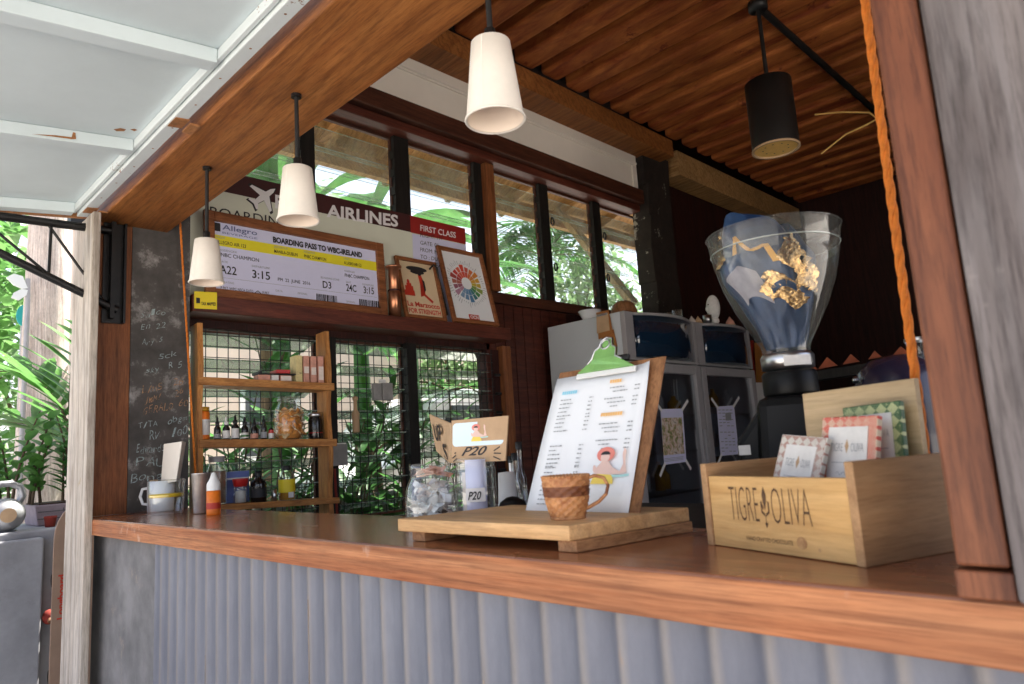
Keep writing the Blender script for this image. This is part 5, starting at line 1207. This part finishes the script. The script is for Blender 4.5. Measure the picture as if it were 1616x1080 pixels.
for k in range(16):
    x0, y0 = rn.uniform(1168, 1184), rn.uniform(543, 598); P0 = aty(x0, y0, 5.495); P1 = aty(x0 + rn.uniform(-10, 10), y0 + rn.uniform(-4, 4), 5.495); m.strip([P0, (P0 + P1) / 2 + Z * .012, P1], .012, Y)
m.build('leaf_print', 'paper', o); m = MB()
for k in range(22): P0 = aty(1186.5 + k * .19, 540 + k * 2.9, 5.49); m.ball(P0, .016, n=8)
m.build('bead', 'red_ink', o)
o = thing('wood_screen', 'orange-brown wooden panel standing beside the leaf hanging', 'panel', aty(1205, 640, 5.45)); MB().add([aty(*p, 5.45) for p in ((1196, 650), (1222, 648), (1216, 541), (1190, 541))] + [aty(*p, 5.45) + Y * .03 for p in ((1196, 650), (1222, 648), (1216, 541), (1190, 541))], [(0, 1, 2, 3), (7, 6, 5, 4), (0, 4, 5, 1), (1, 5, 6, 2), (2, 6, 7, 3), (3, 7, 4, 0)]).build('board', 'orange_wood', o)
MB().add([aty(*p, 5.43) for p in ((1194, 640), (1216, 641), (1213, 604), (1192, 604))], [(0, 1, 2, 3)]).build('sheet', 'label_white', o, thick=.004)
# ------------------------------------------------------------------ outside: walls, plants, trees
o = thing('garden_wall', 'low grey concrete garden wall left of the kiosk', 'wall', (-4.5, .2, 0))
MB().box(-4.95, -4.2, -3.0, 1.35, 0, 1.0).build('wall', 'concrete_block', o, bevel=.01); MB().box(-4.198, -4.12, -3.0, atx(68, 900, -4.12).y, 0, .965).build('slab', 'concrete_block', o, bevel=.008)
q = atx(80, 975, -4.12); o = thing('garden_tap', 'small dark red tap knob on the concrete wall', 'tap', (-4.19, q.y, q.z)); MB().tube([(0, 0, 0), (.05, 0, 0), (.07, 0, -.02)], .012, 8).build('spout', 'clay', o, world=False); MB().ball((.035, 0, .0), .03, .03, .036, 12).build('knob', 'fabric_red', o, world=False)
q = atx(8, 806, -4.32); o = thing('kettlebell', 'grey iron kettlebell resting on the concrete wall', 'kettlebell', (-4.32, q.y, 1.001)); KR = .088
MB().ball((0, 0, KR * .93), KR, KR, KR * .95, 24).lathe([(0, 0), (.05, 0), (.055, .006)], 20).build('bell', 'kettle_iron', o, world=False)
MB().tube([(0, y, z) for y, z in ((-.05, .13), (-.072, .17), (-.06, .215), (-.02, .235), (.02, .235), (.06, .215), (.072, .17), (.05, .13))], .0165, 10).build('handle', 'kettle_iron', o, world=False)
q = atx(12, 812, -4.24); MB().at(KR * .93, 0.01, KR * .9).lathe([(0, 0), (.035, 0)], 20).build('emblem', 'kraft', o, world=False)
o = [x for x in o.children if x.name.startswith('emblem')][0]; o.rotation_euler = (0, radians(90), 0); o.location = (KR * 1.0, 0.0, KR * .93); o.data.transform(Matrix.Translation((-KR * .93, -.01, -KR * .9)))
# longboard
q = atx(129, 905, -4.05); o = thing('longboard', 'brown longboard with red lettering standing against the concrete wall', 'skateboard', (-4.1, q.y, .0))
zt, zb = atx(110, 795, -4.05).z, .12
pts = []; hw = .115
for k in range(13): t = pi * k / 12; pts.append((hw * cos(t), zt - .17 + .17 * sin(t)))
for k in range(13): t = pi + pi * k / 12; pts.append((hw * cos(t), zb + .12 + .12 * sin(t)))
n = len(pts); m = MB(); m.add([(.0, y, z) for y, z in pts] + [(.012, y, z) for y, z in pts], [tuple(range(n))[::-1], tuple(range(n, 2 * n))] + [(i, (i + 1) % n, n + (i + 1) % n, n + i) for i in range(n)])
m.build('deck', 'board_brown', o, world=False, bevel=.002)
m = MB(); PQ = Panel(Vector((.013, -.075, .62)), Z, -Y); PQ.text(m, 'Longboard', -.05, .16, -.012, .028, .001, .03); m.build('lettering', 'red_ink', o, world=False)
m = MB(); 
for zz in (.3, .75):
    m.bar((-.02, -.09, zz), (-.02, .09, zz), .02, .03)
    for s in (-.085, .085): m.tube([(-.04, s - .02, zz), (-.04, s + .02, zz)], .034, 12)
m.build('wheel_truck', 'black_metal', o, world=False)
# planters
q = atx(72, 812, -4.6); o = thing('planter', 'long mauve-grey brick planter on the garden wall', 'planter', (-4.62, q.y + .1, 1.001)); m = MB()
m.hexa([(-.15, -.16, 0), (.15, -.16, 0), (.15, .38, 0), (-.15, .38, 0)], [(-.17, -.18, .11), (.17, -.18, .11), (.17, .40, .11), (-.17, .40, .11)]); m.build('trough', 'planter', o, world=False, bevel=.006); MB().box(-.15, .15, -.16, .38, .1105, .118).build('soil', 'soil', o, world=False)
m = MB()
for z in (.035, .072): m.box(.152 + z * .18, .156 + z * .18, -.165, .385, z, z + .004)
for y in (-.05, .06, .17, .28): m.box(.158, .166, y, y + .004, .076, .108)
m.build('brick_joint', 'concrete', o, world=False)
q = atx(80, 826, -4.32); lathe_thing('flower_pot', 'small reddish clay pot at the foot of the planter', 'pot', (-4.33, q.y, 1.001), [('pot', 'fabric_red', [(0, 0), (.022, 0), (.028, .045), (.03, .046), (.03, .055), (.026, .055), (.022, .012), (0, .012)])])

def blade(m, base, d, up, L, wd, droop=.2, fold=.25, n=4):
    d = d.normalized(); sd = d.cross(up)
    if sd.length < 1e-3: sd = d.cross(X)
    sd.normalize(); nn = sd.cross(d).normalized(); vs = []
    for i in range(n + 1):
        t = i / n; p = base + d * L * t + Vector((0, 0, -droop * L * t * t)); w_ = wd * (sin(pi * min(1, .12 + t * .88)) ** .8)
        vs += [p - sd * w_ + nn * fold * w_, p, p + sd * w_ + nn * fold * w_]
    fs = []
    for i in range(n): fs += [(3 * i, 3 * i + 1, 3 * i + 4, 3 * i + 3), (3 * i + 1, 3 * i + 2, 3 * i + 5, 3 * i + 4)]
    m.add(vs, fs, True)
def rvec(rn): 
    while 1:
        v = Vector((rn.uniform(-1, 1), rn.uniform(-1, 1), rn.uniform(-1, 1)))
        if .05 < v.length < 1: return v.normalized()
def frond(ml, mst, path, n, L, wd, rn, spread=1.1, droop=.25):
    mst.tube(path, [.012 * (1 - .8 * i / (len(path) - 1)) for i in range(len(path))], 6)
    for k in range(n):
        t = .12 + .86 * k / n; f = t * (len(path) - 1); i = min(int(f), len(path) - 2); p = Vector(path[i]).lerp(Vector(path[i + 1]), f - i); d = (Vector(path[i + 1]) - Vector(path[i])).normalized()
        sd = d.cross(Z); sd = sd.normalized() if sd.length > .01 else X.copy(); l = L * (.55 + .75 * sin(pi * min(1, t * .9 + .08)))
        for s in (-1, 1): blade(ml, p, d * .75 + sd * s * spread + Vector((0, 0, rn.uniform(-.05, .35))), Z, l * rn.uniform(.85, 1.1), wd * rn.uniform(.8, 1.2), droop)
def arc(p, az, L, el, drop, n=7): return [p + Vector((cos(az) * cos(el), sin(az) * cos(el), sin(el))) * L * (i / n) + Vector((0, 0, -drop * L * (i / n) ** 2)) for i in range(n + 1)]
def palm(name, label, base, h, nf, L, leafL, wd, lm, seed, group=None, el=(.3, 1.2), drop=.55, trunk=None, nl=16):
    rn = random.Random(seed); o = thing(name, label, 'plant', base, 0, group); ml = MB(); ms = MB()
    top = Vector((0, 0, h))
    for k in range(nf):
        az = k * 2.4 + rn.uniform(-.3, .3); frond(ml, ms, arc(top, az, L * rn.uniform(.75, 1.1), rn.uniform(*el), drop), nl, leafL, wd, rn)
    ml.build('fronds', lm, o, world=False); 
    if h > .3: ms.tube([(0, 0, 0), (.03, .01, h * .5), top], trunk or [.06, .05, .04], 10)
    ms.build('stems', 'dark_trunk', o, world=False); return o
def stemplant(name, label, base, ns, h, leafL, wd, lm, seed, spread=.25, group=None, nl=12):
    rn = random.Random(seed); o = thing(name, label, 'plant', base, 0, group); ml = MB(); ms = MB()
    for k in range(ns):
        az = rn.uniform(0, 6.28); b = Vector((rn.uniform(-1, 1) * spread * .4, rn.uniform(-1, 1) * spread, 0)); hh = h * rn.uniform(.55, 1.05)
        path = [b + Vector((cos(az) * .25 * hh * (i / 5) ** 1.6, sin(az) * .25 * hh * (i / 5) ** 1.6, hh * i / 5)) for i in range(6)]; ms.tube(path, [.009, .008, .007, .006, .005, .003], 5)
        for j in range(nl):
            f = (.2 + .78 * j / nl) * 5; i = int(f); p = path[i].lerp(path[min(i + 1, 5)], f - i); a2 = az + 1.57 * (1 if j % 2 else -1) + rn.uniform(-.5, .5)
            blade(ml, p, Vector((cos(a2), sin(a2), .7)), Z, leafL * rn.uniform(.7, 1.15), wd * rn.uniform(.8, 1.2), .15)
    ml.build('leaves', lm, o, world=False); ms.build('stems', 'dark_trunk', o, world=False); return o
q = atx(52, 800, -4.6)
stemplant('potted_plant', 'glossy upright stemmed plant at the left of the planter', (-4.62, q.y - .06, 1.115), 7, .5, .12, .026, 'leaf_bright', 1, .10, nl=13)
stemplant('potted_plant', 'glossy stemmed plant at the right of the planter beside the white post', (-4.62, q.y + .24, 1.115), 7, .46, .12, .026, 'leaf', 2, .12, nl=13)
# big palm leaning into the left edge
rn = random.Random(3); base = atx(110, 770, -5.3); o = thing('garden_palm', 'palm with long bright leaflets arching behind the planter', 'palm', (base.x, base.y, 0)); ml = MB(); ms = MB()
for pts, n in ((((118, 705), (95, 640), (60, 600), (20, 585), (-40, 590)), 14), (((118, 705), (110, 640), (112, 590), (125, 540), (150, 500)), 12), (((118, 720), (90, 690), (50, 670), (10, 665), (-40, 675)), 13), (((118, 720), (130, 660), (160, 610), (200, 590)), 10)):
    frond(ml, ms, [atx(*p, -5.3 - .12 * i) for i, p in enumerate(pts)], n, .40, .034, rn, .9, .1)
ms.tube([(base.x, base.y, 0), (base.x, base.y + .02, .8), tuple(atx(118, 712, -5.3))], [.05, .045, .03], 8)
ml.build('fronds', 'leaf_bright', o); ms.build('stem', 'dark_trunk', o)
# tree trunk
def tree(name, label, base, h, r0, crown, nleaf, ls, lm, tm, seed, group=None, lean=0):
    rn = random.Random(seed); o = thing(name, label, 'tree', base, 0, group); m = MB(); top = Vector((lean, lean * .5, h))
    m.tube([(0, 0, 0), (.02, 0, h * .3), (lean * .5, lean * .2, h * .65), top], [r0 * 1.15, r0, r0 * .85, r0 * .55], 14)
    cc = []; 
    for k in range(9):
        a = k * 2.4; el = rn.uniform(.1, 1.2); e = top + Vector((cos(a) * cos(el), sin(a) * cos(el), sin(el))) * crown * rn.uniform(.55, .95); m.tube([top - Z * rn.uniform(0, h * .2), (top + e) / 2 + Z * .1, e], [r0 * .35, r0 * .22, r0 * .08], 7); cc.append(e)
    m.build('trunk', tm, o, world=False); ml = MB()
    for k in range(nleaf):
        c = rn.choice(cc); p = c + rvec(rn) * crown * .5 * rn.random() ** .5; blade(ml, p, rvec(rn) + Vector((0, 0, -.3)), Z, ls * rn.uniform(.7, 1.3), ls * .22, .2, n=2)
    ml.build('crown', lm, o, world=False); return o
q = atx(76, 480, -7.5); tree('shade_tree', 'pale barked tree trunk rising at the far left', (q.x, q.y, 0), 6.2, .205, 2.6, 1500, .3, 'leaf_far', 'trunk_bark', 21)
o = thing('petal_ornament', 'white petal shaped garden ornament left of the pale trunk', 'ornament', atx(40, 455, -7.3)); 
for pts in (((44, 455), (36, 436), (22, 432), (10, 438), (22, 450), (36, 456)), ((44, 458), (34, 456), (22, 462), (18, 470), (30, 474), (42, 466))):
    m = MB(); A_ = [atx(*p, -7.3) for p in pts]; n = len(A_); m.add(A_ + [p - X * .02 for p in A_], [tuple(range(n)), tuple(range(n, 2 * n))[::-1]] + [(i, (i + 1) % n, n + (i + 1) % n, n + i) for i in range(n)]); m.build('petal', 'white_plastic', o)
MB().tube([atx(44, 440, -7.32), atx(44, 475, -7.32), Vector((-7.32, atx(44, 475, -7.32).y, 0))], .02, 8).build('stake', 'fridge_grey', o)
q = atx(37, 498, -7.75); o = thing('teal_disc', 'teal round garden disc left of the pale trunk, below the white petals', 'ornament', q); m = MB(); A_ = [q + Vector((0, .055 * cos(t), .10 * sin(t))) for t in [k * pi / 10 for k in range(20)]]; m.add(A_ + [p - X * .02 for p in A_], [tuple(range(20)), tuple(range(20, 40))[::-1]] + [(i, (i + 1) % 20, 20 + (i + 1) % 20, 20 + i) for i in range(20)]); m.build('disc', 'teal_paint', o); MB().tube([q - X * .03, Vector((q.x - .03, q.y, 0))], .015, 8).build('stake', 'fridge_grey', o)
q = atx(120, 400, -6.5); o = thing('lamp_post', 'thin pinkish post with black lantern right of the pale trunk', 'post', (q.x, q.y, 0)); zq = atx(120, 360, -6.5).z; MB().tube([(0, 0, 0), (0, 0, zq)], .03, 8).build('pole', 'house_peach', o, world=False); MB().box(-.06, .06, -.06, .06, zq, zq + .16).lathe([(.09, zq + .16), (0, zq + .22)], 10).build('lantern', 'black_metal', o, world=False)
o = thing('wire_fence', 'thin horizontal wire fence among the bright foliage at the far left', 'fence', (-9, .5, 0)); m = MB()
for k in range(9): m.tube([(-9, -3, .7 + k * .14), (-9, 2.2, .7 + k * .14)], .008, 5)
m.build('wire', 'white_plastic', o); m = MB()
for y in (-2.9, -1.2, .4, 2.1): MB().box(-9.04, -8.96, y - .04, y + .04, 0, 1.95).build('fence_post', 'concrete_block', o)
# plants pressed against the lower windows
G = 'leafy plants outside the mesh windows'
for k, (px, x, h, lb, lm, sd) in enumerate(((380, -3.9, 1.9, 'dense leafy plant outside the left mesh window behind the bottles', 'leaf', 31), (470, -4.2, 2.05, 'taller leafy plant behind the tea cartons', 'leaf_dark', 32), (560, -4.0, 1.6, 'dark leafy plant behind the hanging muddler', 'leaf_dark', 33), (618, -4.1, 1.72, 'leafy plant behind the clipped grey packet', 'leaf', 34), (655, -4.1, 1.55, 'thin stemmed plant in front of the white car', 'leaf', 35))):
    q = atx(px, 700, x); stemplant('garden_shrub', lb, (x, q.y, 0), (18, 15, 10, 10, 4)[k], h, .26, .026, lm, sd, .34 if k < 4 else .2, G, nl=15)
q = atx(590, 620, -4.9); palm('small_palm', 'small dark palm behind the middle mesh window', (q.x, q.y, 0), 1.3, 9, 1.0, .32, .02, 'leaf_dark', 41)
q = atx(720, 560, -4.4); palm('small_palm', 'thin palm fronds arching over the white car', (q.x, q.y - .1, 0), 1.75, 4, .75, .34, .014, 'leaf', 43, el=(.2, .6), drop=.5, nl=8, trunk=[.012, .01, .008])
q = atx(730, 680, -4.3); stemplant('garden_shrub', 'low sprig in front of the car door', (q.x, q.y, 0), 5, 1.38, .16, .018, 'leaf', 36, .12, G)
# broad leaved plants and palms seen through the upper windows
def banana(name, label, base, h, nf, L, wd, lm, seed, group):
    rn = random.Random(seed); o = thing(name, label, 'plant', base, 0, group); ml = MB(); ms = MB(); top = Vector((0, 0, h)); ms.tube([(0, 0, 0), (.02, 0, h * .6), top], [.09, .075, .05], 10)
    for k in range(nf):
        az = k * 2.4 + rn.uniform(-.4, .4); el = rn.uniform(.5, 1.3); p = arc(top, az, L * .35, el, .1, 3); ms.tube(p, .015, 6); d = (p[-1] - p[-2]).normalized(); blade(ml, p[-1], d, Z, L * rn.uniform(.7, 1.1), wd, .55, .18, n=8)
    ml.build('leaves', lm, o, world=False); ms.build('stem', 'leaf', o, world=False); return o
G = 'broad leaved plants beyond the upper windows'
for px, py, x, h, lb, sd in ((440, 270, -5.0, 3.0, 'broad leaved plant above the airline banner at its left', 51), (560, 270, -5.1, 2.95, 'broad leaved plant above the middle of the banner', 52), (640, 330, -5.6, 2.7, 'broad leaved plant behind the right end of the banner', 53)):
    q = atx(px, py, x); banana('broad_leaf_plant', lb, (x, q.y, 0), h, 16, 1.3, .14, 'leaf', sd, G)
G = 'garden palms beyond the upper windows'
for px, py, x, h, lb, sd in ((850, 290, -8.0, 4.6, 'palm with fronds hanging in the third upper window pane from the right', 61), (1000, 400, -7.4, 2.6, 'palm seen in the rightmost upper window pane', 63), (420, 250, -7.5, 3.1, 'palm at the left end of the upper windows', 64)):
    q = atx(px, py, x); palm('garden_palm', lb, (x, q.y, 0), h, 14, 2.0, .55, .028, 'leaf', sd, G, drop=.75, trunk=[.13, .1, .09], nl=20)
# bushes
def bush(name, label, base, R, H, n, ls, lm, seed, group):
    rn = random.Random(seed); o = thing(name, label, 'bush', base, 0, group); ml = MB(); cl = [Vector((rn.uniform(-.7, .7) * R, rn.uniform(-.7, .7) * R, H * rn.uniform(.3, .9))) for _ in range(10)]
    for k in range(n):
        c = rn.choice(cl); p = c + rvec(rn) * R * .55 * rn.random() ** .4; p.z = max(.1, p.z); blade(ml, p, rvec(rn) + Vector((0, 0, .3)), Z, ls * rn.uniform(.6, 1.3), ls * .25, .2, n=2)
    ml.build('leaves', lm, o, world=False); m = MB()
    for c in cl: m.tube([(0, 0, 0), c * .5, c], [.05, .03, .015], 6)
    m.build('branches', 'dark_trunk', o, world=False); return o
G = 'bushes in the garden beyond the windows'
for px, py, x, R, H, lb, lm, sd in ((830, 440, -9.0, 1.6, 5.0, 'pale green bush in the lower part of the third upper pane', 'leaf_far', 71), (960, 450, -8.0, 1.6, 5.2, 'bush behind the diagonal brace', 'leaf_far', 72), (720, 430, -11, 1.6, 4.8, 'bush beyond the right end of the banner', 'leaf_far', 73), (20, 470, -10.5, 1.9, 4.6, 'sunlit bush at the far left edge', 'leaf_bright', 75), (110, 420, -12, 1.9, 5.0, 'sunlit bush behind the pale trunk', 'leaf_far', 76)):
    q = atx(px, py, x); bush('garden_bush', lb, (x, q.y, 0), R, H, 1700, .24, lm, sd, G)
# far wood
rn = random.Random(99); m = MB()
for k in range(4200):
    y = rn.uniform(-14, 34); x = -17 - rn.uniform(0, 5) + 1.2 * sin(y * .9); hh = 7.8 + 1.4 * sin(y * .7) + 1.0 * sin(y * 1.9 + 1); p = Vector((x, y, hh * rn.random() ** .8)); blade(m, p, rvec(rn) + Vector((0, 0, .2)), Z, rn.uniform(.4, .9), .16, .2, n=2)
tag(m.build('far_wood', 'leaf_far'), 'bright hazy mass of trees closing the garden', 'trees', None, 'stuff')
# pebbled ledge, timber boards, car and house seen through the mesh windows
o = thing('pebble_wall', 'low pebble-topped wall outside the middle mesh window', 'wall', (-4.4, 2.8, 0)); zt = atx(560, 784, -4.3).z; MB().box(-4.55, -4.25, 1.8, 4.2, 0, zt - .04).build('wall', 'concrete_block', o); MB().box(-4.57, -4.23, 1.8, 4.2, zt - .039, zt).build('coping', 'cobble', o, bevel=.006)
q = atx(705, 640, -6.1); CA = thing('parked_car', 'white car parked beyond the right mesh window', 'car', (-6.1, q.y + .6, 0))
prof = [(-2.2, .35), (-2.25, .8), (-2.15, 1.1), (-1.75, 1.25), (-1.35, 1.78), (-.9, 1.9), (.4, 1.88), (.95, 1.72), (1.45, 1.25), (2.1, 1.08), (2.25, .8), (2.2, .35)]
m = MB(); n = len(prof); w0 = .85
def cw_(z): return w0 - max(0, z - 1.1) * .22
m.add([(cw_(z), y, z) for y, z in prof] + [(-cw_(z), y, z) for y, z in prof], [tuple(range(n)), tuple(range(n, 2 * n))[::-1]] + [(i, n + i, n + (i + 1) % n, (i + 1) % n) for i in range(n)])
m.build('body', 'car_white', CA, world=False, bevel=.05)
for y0, y1, y2, y3 in ((-1.5, -.65, -.65, -1.15), (-.57, .45, .35, -.57), (.53, 1.2, .85, .45)):
    xx = lambda z: cw_(z) + .006
    MB().add([(xx(1.25), y0, 1.25), (xx(1.25), y1, 1.25), (xx(1.72), y2, 1.72), (xx(1.72), y3, 1.72)], [(0, 1, 2, 3)]).build('window', 'car_glass', CA, world=False, thick=.008)
for y in (-1.4, 1.4):
    for s in (-1, 1):
        w_ = MB().tube([(s * .70, y, .34), (s * .88, y, .34)], .34, 24).build('wheel', 'tyre', CA, world=False); MB().tube([(s * .881, y, .34), (s * .89, y, .34)], .2, 16).build('rim', 'steel', w_, world=False)
MB().box(.853, .88, -.3, -.1, 1.0, 1.03).box(.853, .88, .75, .95, 1.0, 1.03).build('door_handle', 'fridge_grey', CA, world=False)
o = thing('peach_house', 'peach coloured house wall beyond the white car', 'house', (-13, 12, 0)); MB().box(-14, -12.5, 4, 20, 0, 4.2).build('wall', 'house_peach', o)
for y in (5.5, 9.5, 13.5): w_ = MB().box(-12.498, -12.46, y, y + 1.2, 1.3, 2.8).build('window', 'white_plastic', o); MB().box(-12.459, -12.45, y + .1, y + 1.1, 1.4, 2.7).build('pane', 'car_glass', w_)
MB().hexa([(-14.4, 3.6, 4.21), (-12.1, 3.6, 4.21), (-12.1, 20.4, 4.21), (-14.4, 20.4, 4.21)], [(-13.5, 3.6, 5), (-13, 3.6, 5), (-13, 20.4, 5), (-13.5, 20.4, 5)]).build('roof', 'clay', o)
